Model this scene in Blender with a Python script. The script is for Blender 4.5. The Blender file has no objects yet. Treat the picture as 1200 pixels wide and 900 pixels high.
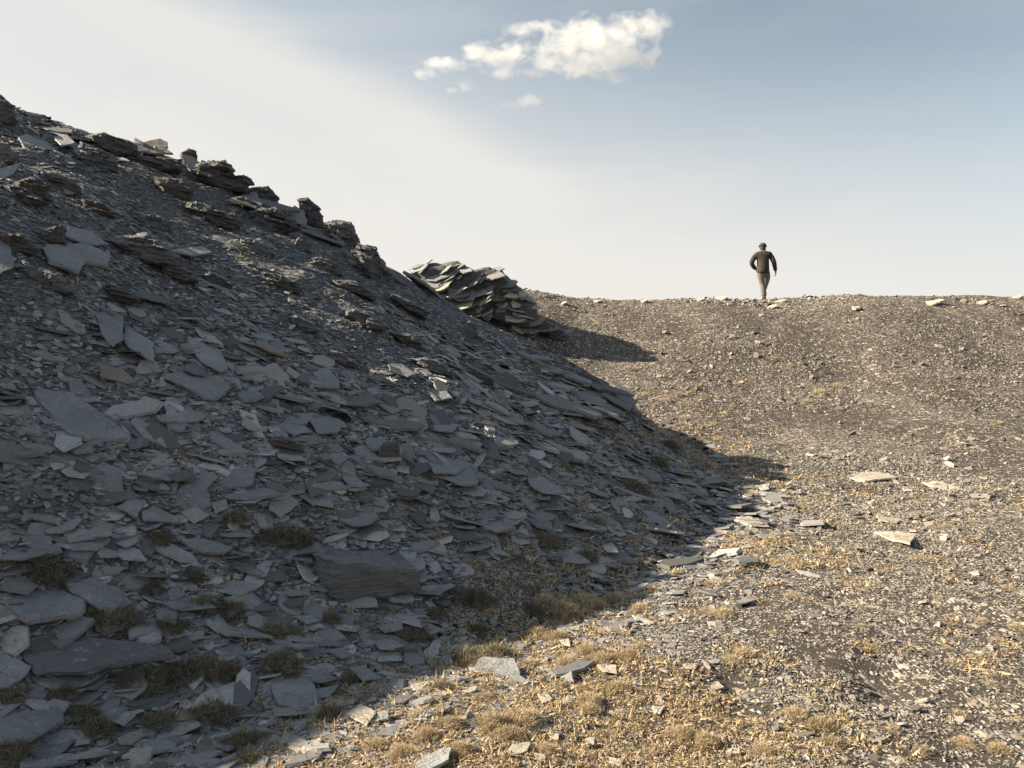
import bpy, bmesh, math, random
import numpy as np
from mathutils import Vector, Matrix

R = math.radians
S = bpy.context.scene
COL = S.collection
rng = np.random.default_rng(11)
random.seed(5)

# ------------------------------------------------------------------ camera, world, sun, exposure
F, CX, CY, CAMZ = 933.0, 600.0, 450.0, 1.6          # the photograph's own 1200 x 900 frame, used to measure positions
SUN_AZ, SUN_EL = R(176.3), R(29.4)
SUN_DIR = np.array([math.cos(SUN_AZ)*math.cos(SUN_EL), math.sin(SUN_AZ)*math.cos(SUN_EL), math.sin(SUN_EL)])

cam_d = bpy.data.cameras.new('camera'); cam = bpy.data.objects.new('camera', cam_d); COL.objects.link(cam)
cam.location = (0, 0, CAMZ); cam.rotation_euler = (R(90), 0, 0)
cam_d.sensor_width = 36; cam_d.lens = 28; cam_d.clip_end = 12000; cam_d.clip_start = 0.05
S.camera = cam

sun_d = bpy.data.lights.new('sun', 'SUN'); sun = bpy.data.objects.new('sun', sun_d); COL.objects.link(sun)
sun_d.energy = 5.0; sun_d.angle = R(0.55); sun_d.color = (1.0, 0.84, 0.62)
sun.rotation_euler = Vector(SUN_DIR).to_track_quat('Z', 'Y').to_euler()
sun.location = (-30, 5, 30)

W = bpy.data.worlds.new('World'); S.world = W; W.use_nodes = True
def build_world():
    nt = W.node_tree; N = nt.nodes; L = nt.links; N.clear()
    out = N.new('ShaderNodeOutputWorld'); bg = N.new('ShaderNodeBackground')
    sky = N.new('ShaderNodeTexSky'); sky.sky_type = 'NISHITA'; sky.sun_disc = False
    sky.sun_elevation = SUN_EL; sky.sun_rotation = math.pi/2 - SUN_AZ
    sky.air_density = 1.0; sky.dust_density = 2.2; sky.ozone_density = 1.2; sky.altitude = 600
    tc = N.new('ShaderNodeTexCoord')
    sep = N.new('ShaderNodeSeparateXYZ'); L.new(tc.outputs['Generated'], sep.inputs[0])
    def m(op, a, b=None, c=None, clamp=False):
        n = N.new('ShaderNodeMath'); n.operation = op; n.use_clamp = clamp
        for i, v in enumerate((a, b, c)):
            if v is None: continue
            if isinstance(v, (int, float)): n.inputs[i].default_value = v
            else: L.new(v, n.inputs[i])
        return n.outputs[0]
    # thin high veil (cirrus), thicker low down: streaks run from the upper left down to the right
    mp = N.new('ShaderNodeMapping'); mp.vector_type = 'POINT'
    mp.inputs['Rotation'].default_value = (0, R(-27), 0); mp.inputs['Scale'].default_value = (1.0, 1.0, 5.0)
    L.new(tc.outputs['Generated'], mp.inputs[0])
    n1 = N.new('ShaderNodeTexNoise'); n1.inputs['Scale'].default_value = 2.3; n1.inputs['Detail'].default_value = 7; n1.inputs['Roughness'].default_value = .55
    n1.inputs['Distortion'].default_value = .5
    L.new(mp.outputs[0], n1.inputs['Vector'])
    streak = N.new('ShaderNodeMapRange'); streak.interpolation_type = 'SMOOTHSTEP'
    streak.inputs['From Min'].default_value = .30; streak.inputs['From Max'].default_value = .72
    L.new(n1.outputs[0], streak.inputs['Value'])
    zc = m('MAXIMUM', sep.outputs['Z'], 0.0)
    def ss(val, a, b):
        n = N.new('ShaderNodeMapRange'); n.interpolation_type = 'SMOOTHSTEP'; L.new(val, n.inputs['Value'])
        n.inputs['From Min'].default_value = a; n.inputs['From Max'].default_value = b; return n.outputs[0]
    # pale air: deep near the horizon, reaching higher on the sun's side
    low = ss(m('ADD', m('ADD', zc, m('MULTIPLY', sep.outputs['X'], .17)), m('MULTIPLY', m('SUBTRACT', n1.outputs[0], .5), .16)), .47, .09)
    # high ice cloud: a broad thin sheet toward the sun with one long straight streak along it
    dt = N.new('ShaderNodeVectorMath'); dt.operation = 'DOT_PRODUCT'; L.new(tc.outputs['Generated'], dt.inputs[0]); dt.inputs[1].default_value = (-0.4049, 0.2539, -0.8784)
    wob = m('ADD', dt.outputs['Value'], m('MULTIPLY', m('SUBTRACT', n1.outputs[0], .5), .05))
    sheet = ss(wob, -.34, .30)
    band = m('MULTIPLY', m('MULTIPLY', ss(wob, -.045, .02), ss(wob, .10, .02)), ss(sep.outputs['X'], .14, -.10))
    v = m('ADD', m('MULTIPLY', low, .94), m('MULTIPLY', m('MULTIPLY', sheet, m('ADD', .24, m('MULTIPLY', streak.outputs[0], .50))), m('SUBTRACT', 1.0, m('MULTIPLY', low, .85))))
    v = m('ADD', v, m('MULTIPLY', band, m('SUBTRACT', .46, m('MULTIPLY', low, .22))))
    v = m('ADD', v, m('MULTIPLY', m('SUBTRACT', streak.outputs[0], .35), .17))
    v = m('MINIMUM', v, .96, clamp=True)
    mul = N.new('ShaderNodeMixRGB'); mul.blend_type = 'MULTIPLY'; mul.inputs[0].default_value = 1
    hs = N.new('ShaderNodeHueSaturation'); hs.inputs['Saturation'].default_value = .50; L.new(sky.outputs[0], hs.inputs['Color'])
    L.new(hs.outputs[0], mul.inputs[1]); mul.inputs[2].default_value = (0.63, 0.69, 0.675, 1)
    mix = N.new('ShaderNodeMixRGB'); L.new(v, mix.inputs[0]); L.new(mul.outputs[0], mix.inputs[1])
    veil = N.new('ShaderNodeMixRGB'); L.new(low, veil.inputs[0]); veil.inputs[1].default_value = (3.34, 3.33, 3.24, 1); veil.inputs[2].default_value = (3.70, 3.56, 3.32, 1)
    L.new(veil.outputs[0], mix.inputs[2])
    L.new(mix.outputs[0], bg.inputs[0]); bg.inputs[1].default_value = 0.078
    L.new(bg.outputs[0], out.inputs[0])
build_world()

S.view_settings.view_transform = 'Standard'; S.view_settings.look = 'None'
S.view_settings.gamma = 1.0; S.view_settings.use_curve_mapping = False
S.view_settings.exposure = 1.62
S.cycles.max_bounces = 6; S.cycles.diffuse_bounces = 3; S.cycles.volume_bounces = 2
S.cycles.use_denoising = True

# ------------------------------------------------------------------ numeric helpers
def sm(a, b, x):
    t = np.clip((np.asarray(x, float)-a)/(b-a), 0, 1); return t*t*(3-2*t)
def _h(ix, iy, seed):
    n = (ix.astype(np.int64)*374761393 + iy.astype(np.int64)*668265263 + seed*1442695041) & 0xffffffff
    n = ((n ^ (n >> 13))*1274126177) & 0xffffffff
    return ((n ^ (n >> 16)) & 0xffffff)/float(0xffffff)
def vnoise(x, y, seed=0):
    x = np.asarray(x, float); y = np.asarray(y, float)
    ix = np.floor(x); iy = np.floor(y); fx = x-ix; fy = y-iy
    fx = fx*fx*(3-2*fx); fy = fy*fy*(3-2*fy)
    a = _h(ix, iy, seed); b = _h(ix+1, iy, seed); c = _h(ix, iy+1, seed); d = _h(ix+1, iy+1, seed)
    return (a*(1-fx)+b*fx)*(1-fy)+(c*(1-fx)+d*fx)*fy-.5
def fbm(x, y, seed=0, o=4):
    s = 0; a = 1.0
    for i in range(o):
        s = s+a*vnoise(x*2**i+i*17.3, y*2**i-i*9.1, seed+i); a *= .5
    return s

# ------------------------------------------------------------------ terrain as functions
KY = [-50, 0, 6, 10, 12, 14, 16, 18, 20, 22, 23.3, 24.3, 26, 30, 60, 200, 9000]
KZ = [0, 0, .03, .15, .3, .55, 1.0, 1.75, 2.7, 3.6, 4.05, 4.2, 3.8, 2, -3, -8, -8]
KR = [0, 2, 3.5, 5, 6.5, 8, 9.5, 11, 12, 13, 14, 15, 17, 19, 60]
KF = [5.85, 5.75, 5.6, 5.25, 4.67, 3.79, 3.0, 2.09, 1.65, 1.02, .25, -.15, -.2, -.3, -.8]
RG = np.arange(0, 60, .1)
_g = np.exp(-.5*(np.arange(-20, 21)/6.)**2); _g /= _g.sum()
_t = np.interp(RG, KR, KF); FS = np.convolve(np.r_[_t[20:0:-1], _t, np.full(20, _t[-1])], _g, 'valid')
AX, AY, KB, KFR = -11.60, 13.35, 1.97, 1.10
PITS = [(935, 526, .5, .10), (1028, 575, .45, .11), (860, 800, .17, .055), (862, 830, .15, .05), (1030, 790, .18, .05), (1040, 812, .15, .045), (905, 510, .4, .07), (1005, 440, .7, .12), (985, 700, .2, .05), (1100, 640, .25, .06)]
def crest_z(x):
    return .05*np.sin(x*.55+1.1)+.04*np.sin(x*1.31+.4)+.05*vnoise(x*1.1, 0*x+3.3, 77)+.010*np.clip(x-9, 0, 8)
_pit_xy = []
def G(x, y, fine=True):
    x = np.asarray(x, float); y = np.asarray(y, float)
    z = np.interp(y, KY, KZ)+sm(15.5, 19, y)*sm(2.2, -3, x)*1.0*(1-sm(20, 28, y))
    c = np.exp(-((y-24.2)/2.2)**2); z = z+c*crest_z(x)
    # a shallow gully with a low rib right of the track
    z = z+.16*np.exp(-((x-9-.25*(y-16))/1.6)**2)*sm(12, 17, y)*(1-sm(22, 24, y))
    near = 1-sm(40, 80, np.hypot(x, y))
    z = z+near*(.10*fbm(x*.35, y*.35, 3, 3)+.05*fbm(x*1.1, y*1.1, 9, 3))
    for px_, py_, r_, d_ in _pit_xy:
        z = z-d_*np.exp(-(((x-px_)/r_)**2+((y-py_)/(r_*.8))**2)**1.6)
    if fine: z = z+near*.022*fbm(x*5, y*5, 21, 2)
    return z
def hillh(x, y):
    dy = y-AY; r = np.hypot(x-AX, np.where(dy > 0, dy*KB, dy*KFR))
    h = np.interp(r, RG, FS)
    h = h+1.76*np.exp(-((x+7.77)/2.88)**2-((y-3.54)/2.08)**2)+.65*np.exp(-((x+5.2)/1.7)**2-((y-6.33)/1.6)**2)   # out-of-view shoulder and a flank swell, both added to cast the foreground shade
    h = h+.32*np.exp(-((x-1.4)/1.0)**2-((y-12.4)/.55)**2)             # the toe of long plates
    h = h+.18*np.exp(-((x+4.3)/1.6)**2-((y-13.0)/.8)**2)              # crest rocks stand a little proud
    return h
def H(x, y, fine=True):
    x = np.asarray(x, float); y = np.asarray(y, float)
    h = hillh(x, y); a = sm(.1, 1.6, h)
    z = G(x, y, False)+h
    n = .20*fbm(x*.55+4, y*.55, 31, 3)+.09*fbm(x*1.7, y*1.7, 41, 3)
    top = sm(2.6, 4.6, h)
    # low bedding steps near the top
    q = h*2.1+1.1*fbm(x*.6, y*.6, 55, 3); st = (q-np.floor(q)); st = sm(.55, 1, st)-st
    z = z+a*(n+.16*top*st)
    if fine: z = z+a*.05*fbm(x*4.3, y*4.3, 61, 3)
    return z
def Z(x, y, fine=True): return np.maximum(G(x, y, fine), np.where(hillh(x, y) > -.04, H(x, y, fine), -99))
def normal(x, y, e=.12):
    zx = (Z(x+e, y, False)-Z(x-e, y, False))/(2*e); zy = (Z(x, y+e, False)-Z(x, y-e, False))/(2*e)
    n = np.stack([-zx, -zy, np.ones_like(zx)], -1); return n/np.linalg.norm(n, axis=-1, keepdims=True)
def rays(px, py):
    px = np.asarray(px, float); py = np.asarray(py, float)
    return (px-CX)/F, (CY-py)/F
YS = np.concatenate([np.arange(1.6, 8, .02), np.arange(8, 27, .05)])
def hit(px, py):
    """where the sight line through a spot of the photograph meets the terrain"""
    u, v = rays(np.atleast_1d(px), np.atleast_1d(py))
    X = u[:, None]*YS; Zt = Z(X, np.broadcast_to(YS, X.shape), False)
    below = Zt > CAMZ+v[:, None]*YS
    i = below.argmax(1); ok = below.any(1); d = YS[i]
    return np.stack([u*d, d, CAMZ+v*d], -1), ok
def proj(p):
    p = np.asarray(p, float); return CX+F*p[..., 0]/p[..., 1], CY-F*(p[..., 2]-CAMZ)/p[..., 1]
_p, _ = hit([q[0] for q in PITS], [q[1] for q in PITS])
_pit_xy = [(p[0], p[1], q[2], q[3]) for p, q in zip(_p, PITS)]

# ------------------------------------------------------------------ object helpers
def tag(o, label=None, cat=None, group=None, kind=None):
    if label: o['label'] = label
    if cat: o['category'] = cat
    if group: o['group'] = group
    if kind: o['kind'] = kind
    return o
def link(name, me, mat=None, parent=None):
    o = bpy.data.objects.new(name, me)
    if mat and not me.materials: me.materials.append(mat)
    COL.objects.link(o)
    if parent: o.parent = parent
    return o
def mesh_np(name, V, loops, starts, mat=None, smooth=False):
    me = bpy.data.meshes.new(name)
    V = np.ascontiguousarray(V, np.float32)
    me.vertices.add(len(V)); me.vertices.foreach_set('co', V.ravel())
    me.loops.add(len(loops)); me.loops.foreach_set('vertex_index', np.ascontiguousarray(loops, np.int32))
    me.polygons.add(len(starts)); me.polygons.foreach_set('loop_start', np.ascontiguousarray(starts, np.int32))
    me.update(calc_edges=True)
    me.polygons.foreach_set('use_smooth', np.full(len(starts), smooth, bool))
    if mat: me.materials.append(mat)
    return me
def grid_mesh(name, xs, ys, fz, mat):
    X, Y = np.meshgrid(xs, ys); V = np.stack([X, Y, fz(X, Y)], -1).reshape(-1, 3)
    nx, ny = len(xs), len(ys)
    i = np.arange(ny-1)[:, None]*nx+np.arange(nx-1)[None, :]
    q = np.stack([i, i+1, i+1+nx, i+nx], -1).reshape(-1, 4)
    return mesh_np(name, V, q.ravel(), np.arange(len(q))*4, mat, True)

# ------------------------------------------------------------------ materials
class NB:
    def __init__(s, name):
        s.m = bpy.data.materials.new(name); s.m.use_nodes = True; s.nt = s.m.node_tree; s.N = s.nt.nodes; s.L = s.nt.links
        s.b = s.N['Principled BSDF']; s.b.inputs['Specular IOR Level'].default_value = .35
        s.out = s.N['Material Output']
    def n(s, t, **kw):
        n = s.N.new('ShaderNode'+t)
        for k, v in kw.items(): setattr(n, k, v)
        return n
    def set(s, sock, v):
        if isinstance(v, bpy.types.NodeSocket): s.L.new(v, sock)
        else: sock.default_value = v
    def math(s, op, a, b=None, clamp=False):
        n = s.n('Math', operation=op, use_clamp=clamp); s.set(n.inputs[0], a)
        if b is not None: s.set(n.inputs[1], b)
        return n.outputs[0]
    def coord(s, kind='Object', scale=(1, 1, 1), rot=(0, 0, 0)):
        t = s.n('TexCoord'); m = s.n('Mapping'); s.L.new(t.outputs[kind], m.inputs[0])
        m.inputs['Scale'].default_value = scale; m.inputs['Rotation'].default_value = rot; return m.outputs[0]
    def noise(s, vec, scale, detail=4, rough=.6, dist=0):
        n = s.n('TexNoise'); s.L.new(vec, n.inputs['Vector']); n.inputs['Scale'].default_value = scale
        n.inputs['Detail'].default_value = detail; n.inputs['Roughness'].default_value = rough; n.inputs['Distortion'].default_value = dist
        return n.outputs[0]
    def ramp(s, fac, stops, interp='LINEAR'):
        r = s.n('ValToRGB'); s.L.new(fac, r.inputs[0]); r.color_ramp.interpolation = interp
        e = r.color_ramp.elements
        while len(e) < len(stops): e.new(.5)
        for i, (p, c) in enumerate(stops): e[i].position = p; e[i].color = (*c, 1) if len(c) == 3 else c
        return r.outputs[0]
    def mix(s, f, a, b, mode='MIX'):
        n = s.n('MixRGB', blend_type=mode); s.set(n.inputs[0], f); s.set(n.inputs[1], a); s.set(n.inputs[2], b); return n.outputs[0]
    def mr(s, v, a, b, c=0, d=1):
        n = s.n('MapRange'); s.L.new(v, n.inputs[0]); n.inputs[1].default_value = a; n.inputs[2].default_value = b
        n.inputs[3].default_value = c; n.inputs[4].default_value = d; return n.outputs[0]
    def bump(s, h, strength=.5, dist=.01, prev=None):
        n = s.n('Bump'); s.L.new(h, n.inputs['Height']); n.inputs['Strength'].default_value = strength; n.inputs['Distance'].default_value = dist
        if prev: s.L.new(prev, n.inputs['Normal'])
        return n.outputs[0]
    def fin(s, col, rough=.8, normal=None):
        s.set(s.b.inputs['Base Color'], col); s.set(s.b.inputs['Roughness'], rough)
        if normal: s.L.new(normal, s.b.inputs['Normal'])
        return s.m

def slate_slab_mat():
    k = NB('slate'); oi = k.n('ObjectInfo')
    v = k.coord('Object')
    va = k.n('VectorMath', operation='ADD'); k.L.new(v, va.inputs[0]); k.L.new(oi.outputs['Location'], va.inputs[1]); v = va.outputs[0]
    big = k.noise(v, 4, 5, .6); fine = k.noise(v, 60, 4, .7); sp = k.noise(v, 26, 3, .5)
    c = k.mix(k.mr(big, .3, .7), (.75, .75, .75, 1), (1.2, 1.2, 1.2, 1))
    c = k.mix(1, oi.outputs['Color'], c, 'MULTIPLY')
    c = k.mix(k.mr(fine, .3, .7, .0, .4), c, (.05, .05, .055, 1))
    c = k.mix(k.mr(sp, .60, .72, 0, .35), c, (.36, .35, .31, 1))            # lichen flecks
    c = k.mix(k.mr(k.noise(v, 7, 3, .6), .6, .75, 0, .3), c, (.17, .13, .09, 1))   # rusty stains
    # cleavage steps on the split faces
    st = k.noise(v, 5.5, 3, .5, .8); q = k.math('FRACT', k.math('MULTIPLY', st, 7.0))
    q = k.ramp(q, [(0, (0, 0, 0)), (.9, (.15, .15, .15)), (1, (1, 1, 1))])
    n = k.bump(q, .55, .015); n = k.bump(fine, .7, .008, n); n = k.bump(k.noise(v, 14, 4, .6), .65, .02, n)
    return k.fin(c, k.mr(big, .3, .7, .58, .78), n)
def scree_mat(name, stops, warm=0):
    k = NB(name); g = k.n('NewGeometry'); v = k.coord('Object')
    c = k.ramp(g.outputs['Random Per Island'], stops)
    fine = k.noise(v, 45, 3, .65)
    c = k.mix(k.mr(fine, .3, .7, 0, .45), c, (.07, .068, .068, 1))
    c = k.mix(k.mr(k.noise(v, 1.1, 3, .6), .56, .70, 0, .22), c, (.15, .12, .095, 1))
    n = k.bump(fine, .5, .006)
    return k.fin(c, .72, n)
def strata_mat(name, base, base2, dark=.7, bs=1.0):
    k = NB(name); v = k.coord('Object', (1, 1, 1)); vs = k.coord('Object', (1.4, 1.4, 24), (R(10), R(-16), 0))
    big = k.noise(v, 3, 4); s1 = k.noise(vs, 3.2, 5, .65, .4); fine = k.noise(v, 50, 4, .7)
    c = k.mix(k.mr(big, .35, .65), base, base2)
    c = k.mix(k.mr(s1, .38, .66, 0, dark), c, (.045, .042, .042, 1))
    c = k.mix(k.mr(fine, .35, .75, 0, .3), c, (.06, .058, .058, 1))
    n = k.bump(s1, bs, .045); n = k.bump(fine, .5, .008, n)
    return k.fin(c, .74, n)
def ground_mat():
    k = NB('stony_earth'); v = k.coord('Object')
    vo = k.n('TexVoronoi'); k.L.new(v, vo.inputs['Vector']); vo.inputs['Scale'].default_value = 42; vo.inputs['Randomness'].default_value = 1
    vb = k.n('TexVoronoi'); k.L.new(v, vb.inputs['Vector']); vb.inputs['Scale'].default_value = 15
    patch = k.noise(v, .55, 5, .62, .4); fine = k.noise(v, 30, 4, .7)
    soil = k.mix(k.mr(fine, .3, .7), (.030, .0255, .023, 1), (.068, .057, .049, 1))
    sc = k.n('SeparateColor'); k.L.new(vo.outputs['Color'], sc.inputs[0])
    sb = k.n('SeparateColor'); k.L.new(vb.outputs['Color'], sb.inputs[0])
    dens = k.mr(patch, .36, .62, .10, .42)
    isg = k.math('LESS_THAN', sc.outputs[0], dens); isb = k.math('LESS_THAN', sb.outputs[0], k.math('MULTIPLY', dens, .55))
    grit = k.ramp(sc.outputs[1], [(0, (.12, .104, .088)), (.5, (.26, .226, .188)), (1, (.40, .355, .30))])
    gritb = k.ramp(sb.outputs[1], [(0, (.11, .098, .084)), (.5, (.25, .218, .182)), (1, (.37, .33, .275))])
    c = k.mix(isg, soil, grit); c = k.mix(isb, c, gritb)
    h = k.math('ADD', k.math('MULTIPLY', isg, k.math('SUBTRACT', .6, vo.outputs['Distance'])), k.math('MULTIPLY', isb, k.math('SUBTRACT', 1.1, vb.outputs['Distance'])))
    n = k.bump(h, .9, .03); n = k.bump(fine, .5, .012, n)
    return k.fin(c, .9, n)
def hill_mat():
    k = NB('scree_fines'); v = k.coord('Object')
    vo = k.n('TexVoronoi'); k.L.new(v, vo.inputs['Vector']); vo.inputs['Scale'].default_value = 34
    vb = k.n('TexVoronoi'); k.L.new(v, vb.inputs['Vector']); vb.inputs['Scale'].default_value = 12
    sc = k.n('SeparateColor'); k.L.new(vo.outputs['Color'], sc.inputs[0]); sb = k.n('SeparateColor'); k.L.new(vb.outputs['Color'], sb.inputs[0])
    c = k.ramp(sc.outputs[0], [(0, (.034, .035, .038)), (.6, (.08, .083, .09)), (1, (.17, .175, .185))])
    c = k.mix(k.math('LESS_THAN', sb.outputs[0], .4), c, k.ramp(sb.outputs[1], [(0, (.045, .048, .053)), (1, (.12, .126, .138))]))
    c = k.mix(k.mr(k.noise(v, .8, 4, .6), .5, .66, 0, .4), c, (.10, .076, .056, 1))
    h = k.math('ADD', k.math('MULTIPLY', sc.outputs[2], .5), k.math('MULTIPLY', sb.outputs[2], 1.0))
    n = k.bump(h, .8, .03); n = k.bump(k.noise(v, 30, 4, .7), .5, .015, n)
    return k.fin(c, .85, n)
def grass_mat(name, stops):
    k = NB(name); g = k.n('NewGeometry'); oi = k.n('ObjectInfo')
    f = k.math('ADD', k.math('MULTIPLY', g.outputs['Random Per Island'], .75), k.math('MULTIPLY', oi.outputs['Random'], .25))
    c = k.ramp(f, stops)
    k.b.inputs['Subsurface Weight'].default_value = 0
    tr = k.n('BsdfTranslucent'); k.L.new(c, tr.inputs[0]); mx = k.n('MixShader'); mx.inputs[0].default_value = .3
    k.fin(c, .7); k.L.new(k.b.outputs[0], mx.inputs[1]); k.L.new(tr.outputs[0], mx.inputs[2]); k.L.new(mx.outputs[0], k.out.inputs[0])
    return k.m
def cloth_mat(name, c1, c2, scale=30, rough=.85):
    k = NB(name); v = k.coord('Object'); n1 = k.noise(v, 5, 4); n2 = k.noise(v, scale*6, 2)
    return k.fin(k.mix(k.mr(n1, .35, .65), (*c1, 1), (*c2, 1)), rough, k.bump(n2, .3, .004, k.bump(n1, .6, .03)))

M_SLATE = slate_slab_mat()
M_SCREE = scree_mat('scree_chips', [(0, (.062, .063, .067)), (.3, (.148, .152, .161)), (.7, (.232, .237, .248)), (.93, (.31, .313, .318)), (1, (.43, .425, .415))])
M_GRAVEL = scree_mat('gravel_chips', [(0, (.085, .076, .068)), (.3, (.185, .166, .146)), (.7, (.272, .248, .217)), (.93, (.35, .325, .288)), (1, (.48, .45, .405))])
M_STRATA = strata_mat('bedded_slate', (.175, .176, .182, 1), (.145, .142, .140, 1))
M_BLOCK = strata_mat('block_slate', (.185, .19, .203, 1), (.15, .15, .154, 1), .5, .8)
M_RUST = strata_mat('rusty_slate', (.165, .146, .128, 1), (.115, .10, .09, 1))
M_GROUND, M_HILL = ground_mat(), hill_mat()
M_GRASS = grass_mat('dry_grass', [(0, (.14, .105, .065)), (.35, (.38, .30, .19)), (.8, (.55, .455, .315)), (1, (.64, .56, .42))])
M_GRASS_SHADE = grass_mat('dry_grass_shade', [(0, (.05, .044, .028)), (.4, (.135, .115, .075)), (.8, (.25, .215, .145)), (1, (.36, .315, .22))])  # the same grass for shaded cushions, with the shade put into its colour
M_MOSS = grass_mat('dry_moss', [(0, (.11, .08, .048)), (.35, (.36, .275, .165)), (.8, (.56, .45, .295)), (1, (.64, .55, .40))])

# ------------------------------------------------------------------ the setting: ground and hill
def axis(lo, hi, step, far):
    a = np.arange(lo, hi+1e-6, step); g = []; s = step; p = hi
    while p < far: s *= 1.35; p += s; g.append(p)
    h = []; s = step; p = lo
    while p > -far: s *= 1.35; p -= s; h.append(p)
    return np.array(h[::-1]+list(a)+g)
gx = axis(-9, 19, .075, 5000); gy = axis(-1.0, 27, .075, 5000)
ground = link('ground', grid_mesh('ground', gx, gy, lambda X, Y: G(X, Y)-.02*0, M_GROUND)); tag(ground, kind='structure')
def hz(X, Y):
    h = hillh(X, Y); return np.where(h > -.04, H(X, Y), G(X, Y, False)-.4)-np.where(h < .1, .03, 0)
hx = np.r_[np.arange(-30, -9, .2), np.arange(-9, 9, .065)]; hy = np.r_[np.arange(-6, 1, .2), np.arange(1, 21, .065), np.arange(21, 24, .2)]
hill = link('hill', grid_mesh('hill', hx, hy, hz, M_HILL)); tag(hill, kind='structure')

# ------------------------------------------------------------------ loose stones too many to count
def basis(n, ang):
    a = np.where(np.abs(n[:, 2:3]) < .95, np.array([[0, 0, 1.]]), np.array([[1., 0, 0]]))
    t = np.cross(a, n); t /= np.linalg.norm(t, axis=1, keepdims=True); b = np.cross(n, t)
    c, s = np.cos(ang)[:, None], np.sin(ang)[:, None]
    return t*c+b*s, b*c-t*s
def chips(name, c, n, Ls, Ws, Ts, ang, mat):
    N = len(c); K = 6
    t, b = basis(n, ang)
    th = (np.arange(K)[None]+rng.uniform(-.36, .36, (N, K)))/K*2*math.pi
    ra = rng.uniform(.62, 1.12, (N, K))
    def ring(scale, off, jit):
        r_ = ra*scale*(1+rng.uniform(-jit, jit, (N, K)))
        return (c[:, None]+t[:, None]*(Ls[:, None]*np.cos(th)*r_)[..., None]+b[:, None]*(Ws[:, None]*np.sin(th)*r_)[..., None]
                + n[:, None]*(off*Ts[:, None]+Ts[:, None]*rng.uniform(-.12, .12, (N, K)))[..., None])
    top = ring(.95, .5, .0); bot = ring(1.04, -.5, .06)
    V = np.concatenate([top, bot], 1).reshape(-1, 3)
    k = np.arange(K); k2 = (k+1) % K
    side = np.stack([k, k+K, k2+K, k2], -1).ravel()
    side = np.stack([k+K, k2+K, k2, k], -1).ravel()
    pat = np.r_[k, side]; st = np.r_[0, K+np.arange(K)*4]
    loops = (np.arange(N)[:, None]*2*K+pat[None]).ravel(); starts = (np.arange(N)[:, None]*len(pat)+st[None]).ravel()
    return mesh_np(name, V, loops, starts, mat)

def polar(N, d0, d1, a0, a1, pw=0):
    """points round the place the photograph was taken from, fewer per square metre farther away"""
    d = np.exp(rng.uniform(math.log(d0), math.log(d1), N)); a = rng.uniform(R(a0), R(a1), N)
    return d*np.sin(a), d*np.cos(a), d

SLABS_RANDOM = []          # the biggest random slabs become objects of their own
def scatter_hill(N):
    x, y, d = polar(N, 1.7, 24, -46, 30)
    h = hillh(x, y); foot = np.maximum(sm(-.03, .3, h), .5*sm(-.19, -.02, h))
    xe = -.85+(y-3.4)*.42; foot = np.maximum(foot, sm(.45, -.35, x-xe)*(1-sm(7, 9, y)))
    keep = rng.random(N) < foot; x, y, d, h, xe = x[keep], y[keep], d[keep], h[keep], xe[keep]; n_ = len(x)
    n = normal(x, y); slope = 1-n[:, 2]
    # patches of fine rubble between patches of big plates
    pz = fbm(x*.7, y*.7, 91, 3); zone = sm(1.6, .7, h)*(1-sm(6.5, 9, d))*sm(.0, -.7, x-xe); coarse = sm(-.35, .45, pz+.7*zone+.25*(1-sm(1.2, 3.2, h))-.5*sm(1.5, 2.6, h)*(1-sm(4.0, 4.8, h)))
    u = rng.random(n_)
    s = (.0052*np.clip(d, 2.5, 12)+.008)*(.55+.95*u**3+ (u > .965-.012*zone)*coarse*(.3+2.3*rng.random(n_)**(2.5-.7*zone)))*(.55+.55*coarse)*(1-.35*sm(9, 14, d))
    L = s*rng.uniform(.9, 1.5, n_); Wd = s*rng.uniform(.42, 1.0, n_); T = np.clip(s*rng.uniform(.05, .17, n_), .003, .012+.002*d)
    up = np.array([0, 0, 1.]); mixf = np.clip(rng.normal(.30, .22, n_)+.2*sm(1.5, .3, h), -.2, .95)[:, None]
    nn = n*(1-mixf)+up*mixf+rng.normal(0, .135, (n_, 3))
    nn /= np.linalg.norm(nn, axis=1, keepdims=True)
    c = np.stack([x, y, Z(x, y)+T*.3+.18*s*rng.random(n_)], -1)
    ang = rng.uniform(0, 6.283, n_)
    return c, nn, L, Wd, T, ang, s/d
hc = scatter_hill(190000)
# the largest of them are built one by one further down
Ms = np.argsort(-(hc[2]*hc[3])**.5/np.hypot(hc[0][:, 1], 1.0)*(1))
PXS, PYS = proj(hc[0]); inview = (PXS > -10) & (PXS < 1210) & (PYS > 60) & (PYS < 910)
ray_p, ok_ = hit(PXS[Ms[:3000]], PYS[Ms[:3000]])
vis = np.linalg.norm(ray_p-hc[0][Ms[:3000]], axis=1) < .8
cand = [i for i, v_ in zip(Ms[:3000], vis) if v_ and inview[i]]

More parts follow.
